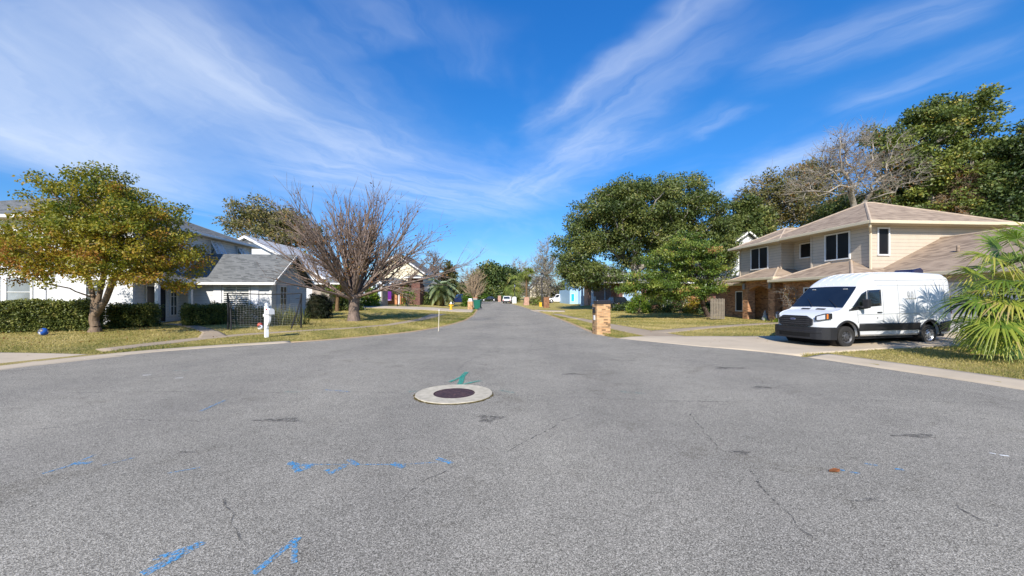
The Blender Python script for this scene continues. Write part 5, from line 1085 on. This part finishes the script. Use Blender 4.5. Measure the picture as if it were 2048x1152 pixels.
def fan_palm(name, label, base, crown, hubs, Rr, m, seed, trunk_r, cat='palm', group=None, n=26, droop=.25, stalk=.014, spread=2.0, face=None):
    rng = np.random.default_rng(seed); root = empty(name, base, 0, label, cat, group); b = np.array(base); c = np.array(crown)-b
    MB().tube([(0, 0, -.05), (c[0]*.3, c[1]*.3, c[2]*.4), (c[0]*.8, c[1]*.8, c[2]*.8), tuple(c)], [trunk_r*1.25, trunk_r, trunk_r*1.05, trunk_r*.7], 9).build('trunk', M_HAIR, root, smooth=True)
    for h in hubs:
        h = np.array(h)-b; e1 = nrm(h-c); e1 = nrm(e1+np.array([0, 0, -.25])); up = np.array([0, 0, 1.])*.8+rng.normal(size=3)*.25+e1*.35
        if face is not None: up = up+np.array(face)
        nn = nrm(up-e1*up.dot(e1)); V, F, T = fan_blade(rng, h, e1, nn, Rr*rng.uniform(.82, 1.12), n, spread*rng.uniform(.85, 1.), droop)
        fr = np_obj('frond', V, F, m, root, tint=np.clip(T+rng.normal(-.06, .19), 0, 1)); mid = (c+h)/2+np.array([0, 0, .06*np.linalg.norm(h-c)]); MB().tube([tuple(c), tuple(mid), tuple(h)], [stalk*1.4, stalk, stalk*.8], 5).build('stalk', M_STALK, fr)
    return root
rng = np.random.default_rng(77); Dp = 10.4; cr = P(2072, 590, Dp); hubs = [P(px, py_, Dp+dd) for px, py_, dd in ((2000, 500, .2), (2035, 478, -.3), (1962, 548, .1), (1948, 602, -.2), (1972, 596, -.7), (1948, 640, .3), (1985, 660, -.5), (2022, 655, -.8), (2010, 560, -.8), (2000, 615, .7), (2048, 520, -.8), (2025, 600, -1.0), (2052, 640, -1.0), (1985, 540, .9), (2060, 470, .5), (1985, 636, .9), (2040, 690, -.4), (2020, 520, .8), (2060, 560, -1.2), (2005, 700, .2), (2045, 610, .9))]
hubs += [P(px, py_, Dp+dd) for px, py_, dd in ((1975, 580, .5), (1990, 690, .3), (2030, 710, .1), (2000, 640, -1.1), (2030, 560, .2), (2015, 480, .6), (1985, 515, -.4), (1960, 570, .8), (1965, 665, .6), (2045, 665, .6), (2020, 630, 1.1), (2050, 500, .9))]
for i in range(26): a_ = rng.uniform(-PI, PI); hubs.append((cr[0]+.35+abs(math.cos(a_))*.9, cr[1]+math.sin(a_)*1.0, cr[2]+rng.uniform(-.6, 1.1)))
fan_palm('fan_palm', 'large bright fan palm with drooping leaf tips at the right edge beside the van', on(2078, Dp), cr, hubs, .84, L_PALM, 78, .14, n=30, droop=.5, face=(-.1, -.45, 0))
def feather_palm(name, label, base, h, n, ln, m, seed, trunk_r, cat='palm', arch=1.0, leaflets=34, lf=.5, group=None):
    rng = np.random.default_rng(seed); root = empty(name, base, 0, label, cat, group)
    MB().tube([(0, 0, -.1), (0, 0, h*.5), (0, 0, h)], [trunk_r*1.2, trunk_r, trunk_r*1.1], 9).build('trunk', M_HAIR, root, smooth=True)
    for i in range(n):
        az = 2*PI*i*.618; el = math.radians(78-95*(i/n)**1.1); L = ln*rng.uniform(.85, 1.1); d = np.array([math.cos(az)*math.cos(el), math.sin(az)*math.cos(el), math.sin(el)]); hd = np.array([math.cos(az), math.sin(az), 0]); pts = []; p = np.array([0, 0, h]); k = 12
        for j in range(k+1): pts.append(p.copy()); d = nrm(d+np.array([0, 0, -.16*arch])); p = p+d*L/k
        pts = np.array(pts); tg = nrm(np.gradient(pts, axis=0)); sd = np.array([-math.sin(az), math.cos(az), 0]); V, F, T = [], [], []
        for j in range(leaflets):
            f = .12+.88*j/leaflets; q = np.array([np.interp(f*k, np.arange(k+1), pts[:, c]) for c in range(3)]); t_ = tg[min(k, int(f*k))]
            for s in (-1, 1):
                l = lf*math.sin(PI*min(1, .15+f*.80))*rng.uniform(.85, 1.1); dd = nrm(t_*.8+s*sd+np.array([0, 0, -.25])+rng.normal(size=3)*.08); w = np.cross(dd, sd*s+np.array([0, 0, .6])); w = nrm(w)*.05*lf/.5; b0 = len(V); V += [q-w, q+w, q+dd*l*.6+w*.8+np.array([0, 0, -.03]), q+dd*l*.6-w*.8+np.array([0, 0, -.03]), q+dd*l+np.array([0, 0, -.12*l])]; F += [(b0, b0+1, b0+2, b0+3), (b0+3, b0+2, b0+4, b0+4)]; T += [rng.normal(.45, .15)]*2
        F = [f for f in F]; fr = MB(); fr.v = [tuple(v) for v in V]; fr.f = [f if f[2] != f[3] else f[:3] for f in F]; me = bpy.data.meshes.new('frond'); me.from_pydata(fr.v, [], fr.f); a = me.attributes.new('tint', 'FLOAT', 'FACE'); a.data.foreach_set('value', np.clip(np.array(T)+.5*(i/n)**3, 0, 1).astype(np.float32)); o = link_mesh('frond', me, m, root)
        MB().tube([tuple(x) for x in pts], list(np.linspace(.035, .008, k+1)), 4).build('stalk', M_STALK, o)
    return root
feather_palm('pindo_palm', 'grey green pindo palm with arching feather fronds on the far left lawn', on(884, 58), 2.3, 44, 3.0, L_PINDO, 5, .33, arch=1.25, leaflets=32, lf=.85)
for k, (px, D_, n_, ln_) in enumerate(((1072, 66, 16, 1.5), (1066, 73, 14, 1.3), (1000, 112, 12, 1.6))): feather_palm('cycad', ['spiky olive cycad at the foot of the lamp post', 'small cycad behind the pink brick mailbox', 'cycad beside the brick pillar at the street end'][k], on(px, D_), .35, n_, ln_, L_SABAL, 15+k, .16, 'cycad', .9, 16, .3)
cz = P(1053, 548, 78); fan_palm('cabbage_palm', 'tall cabbage palm with slim bare trunk behind the pink brick mailbox', on(1053, 78), cz, [(cz[0]+1.15*math.cos(t)*math.cos(e), cz[1]+1.0*math.sin(t)*math.cos(e), cz[2]+.8*math.sin(e)+.1) for t, e in [(i*2.4, -1.1+2.5*((i*.37) % 1)) for i in range(38)]], 1.1, L_SABAL, 21, .20, n=14, droop=.7)
cz = P(1030, 570, 92); fan_palm('cabbage_palm', 'bushy shorter cabbage palm with fuller crown left of the tall one', on(1030, 92), cz, [(cz[0]+1.7*math.cos(t)*math.cos(e), cz[1]+1.5*math.sin(t)*math.cos(e), cz[2]-.6+2.3*math.sin(e)) for t, e in [(i*2.4, -1.2+2.5*((i*.37) % 1)) for i in range(46)]], 1.5, L_SABAL, 22, .25, n=14, droop=.8)
cz = P(676, 584, 36); fan_palm('young_palm', 'young fan palm with yellow green leaves beside the round boxwood', on(674, 36), cz, [(cz[0]+.8*math.cos(t)*math.cos(e), cz[1]+.8*math.sin(t)*math.cos(e), cz[2]+.6*math.sin(e)) for t, e in [(i*2.4, -.5+1.8*((i*.37) % 1)) for i in range(16)]], .75, L_LIME, 23, .16, n=14, droop=.5)

# ------------------------------------------------------------------ mailboxes, net, balls, street things
mbx = empty('white_mailbox', at(533, 675), R(-38), 'white mailbox on an ornate white post at the kerb in front of the ball net', 'mailbox')
M_MWH = plain('mailbox_white', (.82, .82, .82), .4, .4, .04); M_MGR = plain('mailbox_grey', (.55, .56, .57), .45, .4, .06)
MB().box(-.065, .065, -.065, .065, -.05, 1.26).build('post', M_MWH, mbx, bevel=.008)
MB().lathe([(0, 1.26), (.085, 1.262), (.085, 1.29), (.05, 1.31), (.07, 1.36), (.055, 1.41), (0, 1.44)], k=14).build('finial', M_MWH, mbx, smooth=True); MB().box(-.24, .36, -.05, .05, .86, .96).build('arm', M_MWH, mbx, bevel=.008)
n = 10; br = [(.066, .855), (.36, .855)]+[(.066+.29*math.cos(t), .855-.38*math.sin(t)) for t in np.linspace(.15, PI/2, n)]; MB().prism([(x, -.04, z) for x, z in br], (0, .08, 0)).build('bracket', M_MWH, mbx)
for z, w in ((.52, .13), (.44, .10)): MB().box(.0651, .0651+w*.6, -.05, .05, z-.03, z+.03).build('moulding', M_MWH, mbx, bevel=.006)
pr = [(y, .965+z) for y, z in [(-.10, 0)]+[(.10*math.cos(t)*-1, .14+.10*math.sin(t)) for t in np.linspace(0, PI, 13)]+[(.10, 0)]]; bx = MB().prism([(.066, y, z) for y, z in pr], (.44, 0, 0)).build('box', M_MWH, mbx, smooth=True)
MB().prism([(.507, y*1.06, .96+(z-.96)*1.02) for y, z in pr], (.02, 0, 0)).build('door', M_MGR, bx); MB().obox((.30, -.108, 1.16), (1, 0), (0, 1), .14, .012, .05).build('flag', M_RED, bx)
M_NETF = plain('net_frame_black', (.015, .015, .016), .5, .3); M_NET = plain('net_cord', (.26, .26, .24), .8)
ga, gb_ = Vector(at(456, 660)), Vector(at(602, 657)); L = (gb_-ga).length; nt_ = empty('ball_net', ga, math.atan2(gb_.y-ga.y, gb_.x-ga.x), 'black framed ball net stretched across the lawn behind the white mailbox', 'sports net')
H = 1.78
for x, s in ((0, -1), (L, 1)):
    MB().tube([(x-.25*s*-1*0, 0, 0), (x, .0, .9), (x+.02*s, .02, H)], .034, 6).build('upright', M_NETF, nt_); MB().tube([(x-.42*s*(1 if s > 0 else .4), -.25, 0), (x-.12*s, -.1, 1.0), (x, 0, 1.62)], .034, 6).build('stay', M_NETF, nt_)
    MB().tube([(x-.02*s, .55, 0.02), (x, .28, .85), (x, 0, 1.68)], .03, 6).build('stay', M_NETF, nt_)
MB().tube([(x, .02, H-.06*math.sin(PI*x/L)) for x in np.linspace(0, L, 14)], .03, 6).build('top_bar', M_NETF, nt_); MB().tube([(L-.25, -.0, H-.28), (L-.05, 0, H-.25), (L, 0, H-.08)], .018, 6).build('hook', M_NETF, nt_)
mb = MB(); nx_, nz_ = 26, 12
def npt(i, j): x = L*i/nx_; f = j/nz_; top = 1.30-.40*math.sin(PI*i/nx_)*.25-.05*abs(math.sin(i*.7)); return (x, .05+.10*math.sin(PI*i/nx_), .14+(top-.14)*f)
for i in range(nx_+1): mb.tube([npt(i, j) for j in range(nz_+1)], .0035, 3, False)
for j in range(nz_+1): mb.tube([npt(i, j) for i in range(nx_+1)], .0035, 3, False)
mb.build('net', M_NET, nt_)
def ball(name, label, base, r, c1, c2, c3):
    root = empty(name, base, R(25), label, 'ball'); a = Mat(name+'_panels'); v = a.voro(6.5/r*.16); s_ = a.n('ShaderNodeSeparateColor'); a.l(v, s_.inputs[0]); c = a.ramp(s_.outputs[0], [(0., c1), (.36, c2), (.62, c3)]); c.node.color_ramp.interpolation = 'CONSTANT'; m = a.fin(c, .4, .4)
    MB().lathe([(r*math.sin(t), r-r*math.cos(t)) for t in np.linspace(0, PI, 13)], k=20).build('panels', m, root, smooth=True); MB().lathe([(0, .0), (.012, .0), (.012, .006), (0, .006)], (0, -r*.7, r*1.7), 6).build('valve', M_VBLK, root)
ball('beach_ball', 'blue and white ball lying on the grass before the long hedge', at(87, 671), .15, (.02, .10, .42), (.65, .66, .68), (.10, .10, .12)); ball('soccer_ball', 'white ball with dark panels on the grass behind the white mailbox', at(521, 660), .12, (.78, .78, .78), (.7, .7, .7), (.05, .05, .05)); ball('red_ball', 'red ball just beyond the white ball by the net', at(520, 655.5), .13, (.40, .03, .02), (.30, .03, .02), (.5, .1, .06))
M_MBRK = brick('yellow_brick', (.50, .28, .13), (.58, .37, .19), (.36, .28, .19), .20, .068, .25, .35)
def brick_box(name, label, base, rz, w, d, h, m, capm, cap_h=.12, door=True, group='brick mailboxes along the street', news=True):
    root = empty(name, base, rz, label, 'mailbox', group); MB().box(-w/2, w/2, -d/2, d/2, -.1, h).build('pier', m, root)
    if cap_h: MB().box(-w/2-.02, w/2+.03, -d/2-.02, d/2+.02, h+.001, h+cap_h).build('cap', capm, root, bevel=.01)
    if door: dr = MB().box(-w/2-.05, -w/2, -.14, .14, h*.70, h*.90).build('door', M_VBLK, root, bevel=.01); MB().tube([(-w/2-.07, -.05, h*.86), (-w/2-.07, .05, h*.86)], .012, 6).build('handle', M_CHROME, dr)
    if news: MB().box(-w/2-.03, -w/2, -.09, .09, h*.46, h*.62).build('paper_slot', M_WHITE, root)
    return root
b = at(1205.5, 667.5); bmx = brick_box('brick_mailbox', 'yellow brick mailbox pier with a flat black top at the right kerb', (b[0], b[1]+.3, b[2]), R(8), .66, .60, 1.36, M_MBRK, M_VBLK, .0)
for i in range(1): MB().box(-.30, .36, -.27, .27, 1.361, 1.56).build('black_top', plain('black_metal_box', (.02, .018, .02), .35, .5), bmx, bevel=.03)
b = on(1092.5, 55); brick_box('brick_mailbox', 'dark brown brick mailbox pillar with rounded top before the lamp post', b, R(4), .78, .7, 1.45, brick('brown_brick', (.24, .11, .06), (.30, .16, .09), (.22, .15, .10), dark=.5), plain('brown_cap', (.22, .12, .07)), .10, False, news=False)
b = on(1053, 69); q = brick_box('brick_mailbox', 'pink brick mailbox on a stepped base below the tall cabbage palm', b, R(4), .85, .75, 1.35, M_PBRK, M_PBRK, .10, False, news=False); MB().box(-.55, .43, -.45, .45, -.1, .42).build('step', M_PBRK, q)
b = on(941, 49.5); q = brick_box('brick_mailbox', 'yellow brick mailbox with a white box on top beside the green bin', b, R(-4), .62, .6, 1.05, M_MBRK, M_MWH, .04, False, news=False); MB().box(-.22, .22, -.28, .28, 1.095, 1.40).build('box', M_MWH, q, bevel=.05); MB().box(-.20, .20, -.29, -.281, 1.18, 1.24).build('stripe', M_RED, q)
b = on(951, 58); brick_box('brick_mailbox', 'grey brick mailbox behind the green bins on the left', b, R(-4), .6, .6, 1.4, M_GBRK, plain('terracotta_cap', (.42, .16, .08)), .08, False, news=False); b = on(999, 103); brick_box('brick_mailbox', 'low brick pillar at the street end beside the green bin', b, 0, .8, .8, 1.5, M_PBRK, M_PBRK, .1, False, news=False)
M_BIN = plain('green_plastic', (.012, .13, .085), .45, .4, .1)
def bin_(label, base, rz, k=1.):
    root = empty('wheelie_bin', base, rz, label, 'bin', 'green wheelie bins'); s = k; mb = MB(); lo = [(-.22, -.24), (.22, -.24), (.22, .24), (-.22, .24)]; hi = [(-.30, -.34), (.30, -.34), (.30, .34), (-.30, .34)]; mb.v = [(x*s, y*s, .06*s) for x, y in lo]+[(x*s, y*s, .98*s) for x, y in hi]; mb.f = [(3, 2, 1, 0), (4, 5, 6, 7)]+[(i, (i+1) % 4, 4+(i+1) % 4, 4+i) for i in range(4)]; mb.build('body', M_BIN, root, bevel=.02)
    mb = MB(); mb.prism([(-.33*s, -.37*s, .985*s), (-.33*s, .36*s, .985*s), (-.33*s, .30*s, 1.07*s), (-.33*s, -.30*s, 1.05*s)], (.66*s, 0, 0)); mb.build('lid', M_BIN, root, bevel=.01)
    for x in (-.24, .24): MB().lathe([(0, -.03*s), (.11*s, -.03*s), (.11*s, .03*s), (0, .03*s)], (x*s, .26*s, .11*s), 12, 'x').build('wheel', M_RUB, root)
    MB().tube([(-.2*s, .36*s, .93*s), (.2*s, .36*s, .93*s)], .018, 6).build('handle', M_BIN, root)
bin_('green wheelie bin next to the white topped brick mailbox', on(952.5, 49.8), R(10), 1.15); bin_('second green bin just behind the one by the brick mailbox', on(957.5, 53.5), R(-15), 1.1); bin_('lone green bin at the far end of the street', on(1009, 100), R(5), 1.5)
pm = empty('pale_mailbox', on(1028.5, 83), R(5), 'pale grey mailbox cabinet on the grass verge left of the pink brick mailbox', 'mailbox'); MB().box(-.45, .45, -.35, .35, -.05, 1.35).build('cabinet', plain('pale_paint', (.55, .58, .58), .6), pm, bevel=.02); MB().prism([(-.50, -.40, 1.351), (0, -.40, 1.47), (.50, -.40, 1.351)], (0, .8, 0)).build('lid', plain('pale_lid', (.62, .64, .64), .6), pm)
hy = empty('fire_hydrant', at(902, 619.5), R(20), 'yellow fire hydrant with a pale cap on the left lawn', 'hydrant'); M_HYD = plain('hydrant_yellow', (.72, .42, .03), .45, .4); MB().lathe([(0, 0), (.24, 0), (.24, .06), (.15, .08), (.14, .62), (.20, .64), (.20, .70), (.14, .72)], k=14).build('barrel', M_HYD, hy, smooth=True); MB().lathe([(.16, .72), (.15, .80), (.08, .90), (.04, .92), (.04, .98), (0, .98)], k=14).build('bonnet', M_MWH, hy, smooth=True)
for s in (-1, 1): MB().lathe([(0, s*.12), (.075, s*.12), (.075, s*.24), (.09, s*.24), (.09, s*.28), (0, s*.28)], (0, 0, .52), 10, 'x').build('nozzle', M_HYD, hy)
st = empty('marker_stake', at(877, 661), 0, 'thin pale marker stake standing in the left verge', 'stake'); MB().tube([(0, 0, -.05), (.03, 0, 1.02)], .016, 6).build('rod', plain('stake_cream', (.70, .62, .46), .6), st); MB().lathe([(0, 1.02), (.022, 1.02), (.022, 1.06), (0, 1.07)], (.03, 0, 0), 8).build('cap', M_MWH, st)
M_TERR = plain('terracotta', (.55, .22, .06), .85, .2)
for k, px in enumerate((867.5, 879.5)): pt = empty('terracotta_planter', on(px, 60), R(3), ['left orange terracotta planter on the far left lawn', 'right orange terracotta planter on the far left lawn'][k], 'planter', 'orange planters'); MB().lathe([(.0, 0), (.34, 0), (.42, .55), (.47, .56), (.47, .68), (.40, .68), (.38, .55), (0, .55)], k=14).build('pot', M_TERR, pt, smooth=True); MB().lathe([(0, .58), (.38, .56)], k=12).build('soil', M_CORE, pt)
ur = empty('brown_urn', on(873.5, 60.5), 0, 'brown urn standing between the two orange planters', 'urn'); MB().lathe([(0, 0), (.22, 0), (.15, .2), (.34, .6), (.30, .9), (.2, 1.0), (.24, 1.05), (0, 1.05)], k=14).build('body', plain('urn_brown', (.22, .11, .06), .7), ur, smooth=True); MB().lathe([(.22, 1.051), (.27, 1.06), (.26, 1.11), (0, 1.12)], k=14).build('rim', plain('urn_brown_dark', (.15, .08, .05), .7), ur)
yb = empty('yellow_box', on(1081, 60), R(10), 'small yellow utility box beside the brown brick mailbox', 'utility box'); MB().box(-.2, .2, -.15, .15, -.05, .62).build('box', M_HYD, yb, bevel=.02); MB().box(-.22, .22, -.17, .17, .621, .68).build('lid', M_HYD, yb)
def lamp(label, base, h, k=1.):
    root = empty('street_lamp', base, 0, label, 'street lamp', 'lantern street lamps'); MB().lathe([(.17*k, 0), (.15*k, .5), (.07*k, .7), (.06*k, h-.75)], k=10).build('post', M_VBLK, root, smooth=True); MB().lathe([(.10*k, h-.75), (.19*k, h-.30), (.06*k, h-.30)], k=6).build('lantern', M_GLASSB, root); MB().lathe([(.24*k, h-.30), (.10*k, h-.08), (.03*k, h), (0, h+.12)], k=6).build('hood', M_VBLK, root); MB().lathe([(.0, h-.80), (.12*k, h-.78), (.12*k, h-.74), (0, h-.74)], k=10).build('collar', M_VBLK, root)
lamp('tall black lantern post before the pale bare trees on the right', on(1084, 62), 5.4, 1.35); lamp('black lantern post among the bushy cabbage palm at the street end', on(1029.5, 86), 4.3, 1.1)
fg = empty('wooden_gate', at(1435, 640), R(2), 'weathered picket gate in shade-darkened grey between the magnolia trunk and the brick wall', 'gate'); M_WOOD = plain('weathered_wood_shaded', (.20, .17, .13), .9, .1, .25, 5)  # wood tone darkened for the shade the gate stands in
for i in range(9): MB().box(-.44+i*.11-.04, -.44+i*.11+.04, -.012, .012, .06, 1.42+.03*(i % 2)).build('picket', M_WOOD, fg)
for z in (.35, 1.15): MB().box(-.49, .49, .013, .05, z-.05, z+.05).build('rail', M_WOOD, fg)
sg = empty('garden_statue', (0, 0, 0), R(40), 'small grey garden statue sitting on the porch floor between the piers', 'statue'); c_, s__ = math.cos(HR), math.sin(HR); sg.location = (HX-1.15*c_-5.75*s__, HY-1.15*s__+5.75*c_, hz+.125); M_STAT = plain('statue_stone', (.36, .35, .32), .9, .1, .2, 8)
MB().lathe([(0, 0), (.17, 0), (.19, .12), (.14, .28), (.09, .38), (.10, .42), (.085, .52), (.0, .57)], k=14).build('body', M_STAT, sg, smooth=True)
for x in (-.06, .06): MB().lathe([(.04, .50), (.025, .62), (0, .66)], (x, 0, 0), 8).build('ear', M_STAT, sg)
MB().tube([(.12, -.10, .0), (.12, -.13, .2), (.06, -.06, .33)], .035, 7).build('paw', M_STAT, sg)
rl = tag(MB().prism([(-.055, 0, 0), (-.02, -.028, .012), (.03, -.02, .004), (.06, .008, .016), (.02, .026, .02), (-.03, .022, .008)], (0, 0, .003)).build('fallen_leaf', plain('orange_leaf', (.20, .07, .02), .8)), 'curled orange brown leaf lying alone on the asphalt on the right', 'leaf'); p_ = road_pt((1669, 944)); rl.location = (p_[0], p_[1], .006)

# ------------------------------------------------------------------ parked cars up the street
def car(name, label, base, rz, L, W_, H, paint, kind, cat='car', rim=M_STEELB, wr=.36):
    root = empty(name, base, rz, label, cat, 'cars parked up the street'); h0, hb = .28, H*.56; w = W_/2; hl = L/2
    low = {'suv': [(-hl, .42), (-hl, hb), (-hl+.1, hb+.02), (hl*.42, hb+.02), (hl*.92, hb-.12), (hl, hb-.3), (hl, .42), (hl-.1, h0), (-hl+.1, h0)], 'sedan': [(-hl, .45), (-hl+.05, hb), (-hl*.55, hb+.05), (hl*.40, hb+.03), (hl*.93, hb-.14), (hl, hb-.3), (hl, .42), (hl-.1, h0), (-hl+.1, h0)], 'pickup': [(-hl, .5), (-hl, hb+.02), (hl*.38, hb+.04), (hl*.94, hb-.06), (hl, hb-.3), (hl, .45), (hl-.1, h0+.1), (-hl+.1, h0+.1)]}[kind]
    bo = MB().prism([(x, -w, z) for x, z in low], (0, W_, 0)).build('body', paint, root, bevel=.09)
    cut(bo, [MB().lathe([(0, -w-.2), (wr*1.18, -w-.2), (wr*1.18, w+.2), (0, w+.2)], (x, 0, wr), 20, 'y').build('cutter', paint, root) for x in (hl*.60, -hl*.58)])
    c0, c1, r0, r1 = {'suv': (-hl*.97, hl*.42, -hl*.86, hl*.12), 'sedan': (-hl*.72, hl*.38, -hl*.36, hl*.05), 'pickup': (-hl*.22, hl*.38, -hl*.14, hl*.14)}[kind]; ww, wt = w*.95, w*.78; z0, z1 = hb-.02, H
    mb = MB(); mb.v = [(c0, -ww, z0), (c1, -ww, z0), (c1, ww, z0), (c0, ww, z0), (r0, -wt, z1), (r1, -wt, z1), (r1, wt, z1), (r0, wt, z1)]; mb.f = [(3, 2, 1, 0), (4, 5, 6, 7), (0, 1, 5, 4), (1, 2, 6, 5), (2, 3, 7, 6), (3, 0, 4, 7)]; mb.build('roof', paint, root, bevel=.06)
    def lerp(a, b, f): return a+(b-a)*f
    for s in (-1, 1):
        k = 3 if kind == 'suv' else 2
        for i in range(k):
            q = []
            for fx, fz in ((i/k+.04, .14), ((i+1)/k-.03, .14), ((i+1)/k-.03, .86), (i/k+.04, .86)): x = lerp(lerp(c0, c1, fx), lerp(r0, r1, fx), fz); q.append((x, s*(lerp(ww, wt, fz)+.012), lerp(z0, z1, fz)))
            MB().prism(q, (0, -s*.02, 0)).build('side_window', M_VGL, root)
        MB().box(hl*.30, hl*.36, s*w-.02*(s < 0)-.0, s*w+.14*s+0, hb+.06, hb+.20).build('mirror', paint, root) if s > 0 else MB().box(hl*.30, hl*.36, -w-.14, -w, hb+.06, hb+.20).build('mirror', paint, root)
        MB().box(hl-.12, hl+.012, s*w*.72-.16, s*w*.72+.16, hb-.34, hb-.18).build('headlight', M_LAMP, root); MB().box(-hl-.012, -hl+.06, s*w*.80-.09, s*w*.80+.09, hb-.34, hb-.06).build('tail_light', M_RED, root)
    for xa, xb, e in ((c1, r1, 1), (c0, r0, -1)): MB().prism([(lerp(xa, xb, f)+e*.015, y*lerp(ww, wt, f), lerp(z0, z1, f)) for f, y in ((.12, -.86), (.12, .86), (.88, .86), (.88, -.86))], (-e*.02, 0, 0)).build('windscreen' if e > 0 else 'rear_window', M_VGL, root)
    for e in (1, -1): MB().box(e*hl-.06, e*hl+.05, -w*.96, w*.96, .34, .56).build('bumper', M_VBLK if kind != 'sedan' else paint, root, bevel=.03)
    for x in (hl*.60, -hl*.58):
        for s in (-1, 1): wheel(root, x, s*(w-.12), wr, .22, rim, s, spokes=False)
    return root
M_CWH = plain('car_white', (.78, .78, .79), .25, .5, .03); M_CNV = plain('car_navy', (.012, .022, .07), .2, .6, .1); M_CBK = plain('car_black', (.008, .008, .009), .2, .6, .1)
car('parked_suv', 'white sport utility car parked side on beyond the right lawn', on(1115, 80), R(184), 4.7, 1.9, 1.8, M_CWH, 'suv'); car('parked_pickup', 'dark navy pickup parked behind the hydrant and pindo palm', on(920, 69), R(200), 4.9, 1.95, 1.85, M_CNV, 'pickup')
car('parked_sedan', 'low black car parked by the dark oaks at the street end', on(978, 103), R(185), 4.6, 1.8, 1.45, M_CBK, 'sedan'); car('parked_sedan', 'white car seen from behind near the cabbage palms', on(1017, 84), R(80), 4.4, 1.8, 1.55, M_CWH, 'suv'); car('parked_sedan', 'white car half hidden by the pindo palm trunk', on(884, 80), R(186), 4.4, 1.8, 1.55, M_CWH, 'sedan'); car('parked_sedan', 'black car in the shade of the live oak behind the brick mailbox', on(1232, 44), R(100), 4.4, 1.8, 1.5, M_CBK, 'sedan')

# ------------------------------------------------------------------ grass blades on the near lawns, leaf litter
def inside(poly, x, y):
    r = np.zeros(len(x), bool); j = len(poly)-1
    for i in range(len(poly)):
        (xi, yi), (xj, yj) = poly[i], poly[j]
        r ^= ((yi > y) != (yj > y)) & (x < (xj-xi)*(y-yi)/(yj-yi+1e-12)+xi); j = i
    return r
FOOT = [[(HX+a*math.cos(HR)-b*math.sin(HR), HY+a*math.sin(HR)+b*math.cos(HR)) for a, b in q] for q in (((-1.45, -.3), (8, -.3), (8, 12.5), (-1.45, 12.5)), ((.42, -6.6), (8, -6.6), (8, 0), (.42, 0)))]
FOOT += [[(LXc+a*math.cos(LRz)-b*math.sin(LRz), LYc+a*math.sin(LRz)+b*math.cos(LRz)) for a, b in ((-13.5, 0), (1.6, 0), (5.6, 3.4), (5.6, 8.7), (-13.5, 11))]]
L_LAWN = leafmat('lawn_blades', [(0., (.10, .135, .025)), (.3, (.25, .235, .06)), (.6, (.48, .38, .12)), (1., (.66, .52, .24))], .3, .7)
rng = np.random.default_rng(4)
def strew(n, x0, x1, y0, y1, near=None):
    x = rng.uniform(x0, x1, n); u = rng.random(n); y = y0*(y1/y0)**u
    d = road_d(x, y); ok = (d > .16)
    if near: ok &= d < near
    ok &= np.abs(x)/y < 1.45
    for p in PAVED+FOOT: ok &= ~inside(p, x, y)
    return x[ok], y[ok]
xs, yy = zip(*[strew(420000, -30, 22, 7.5, 46), strew(200000, -18, 16, 8, 50, .9)]); x = np.concatenate(xs); y = np.concatenate(yy); n = len(x)
z = gz(x, y)-.008; az = rng.random(n)*2*PI; h = rng.uniform(.03, .075, n)*(1+.25*np.sin(x*1.7)*np.cos(y*1.3))*(1+.5*(road_d(x, y) < .45)); w = .004+.00036*y; tl = rng.normal(0, .035, (n, 2))
s = np.stack([np.cos(az)*w, np.sin(az)*w, 0*az], -1); c = np.stack([x, y, z], -1); tip = c+np.stack([tl[:, 0], tl[:, 1], h], -1)
V = np.stack([c-s, c+s, tip], 1).reshape(-1, 3); pt = .52+.30*np.sin(x*.55+1.3*np.sin(y*.31))*np.cos(y*.47+.6*np.sin(x*.4))+.18*np.sin(x*2.1+y*1.7+1.5*np.sin(x*.9))-.22*np.exp(-road_d(x, y)/1.2)*(x < 0)
o = np_obj('grass', V, np.arange(3*n).reshape(-1, 3), L_LAWN, tint=np.clip(pt+rng.normal(0, .2, n), 0, 1)); tag(o, kind='stuff'); print('blades', n)
def litter(cx, cy, r, n):
    a = rng.random(n)*2*PI; q = r*np.sqrt(rng.random(n)); x, y = cx+q*np.cos(a), cy+q*np.sin(a); d = road_d(x, y); return np.stack([x, y, gz(x, y)+.03], -1)[d > .2]
t1 = at(190, 664); t2 = at(708, 642); C = np.concatenate([litter(t1[0], t1[1], 5, 500), litter(t2[0], t2[1], 6, 350), litter(-13, 13, 3, 40), litter(11, 17, 5, 90), litter(13, 30, 7, 250)])
V, F = leaves(rng, C, np.tile([0, 0, 1.], (len(C), 1)), .07, .6, 3., 0, 0); tag(np_obj('fallen_leaves', V, F, L_RUST, tint=rng.random(len(C))), kind='stuff')
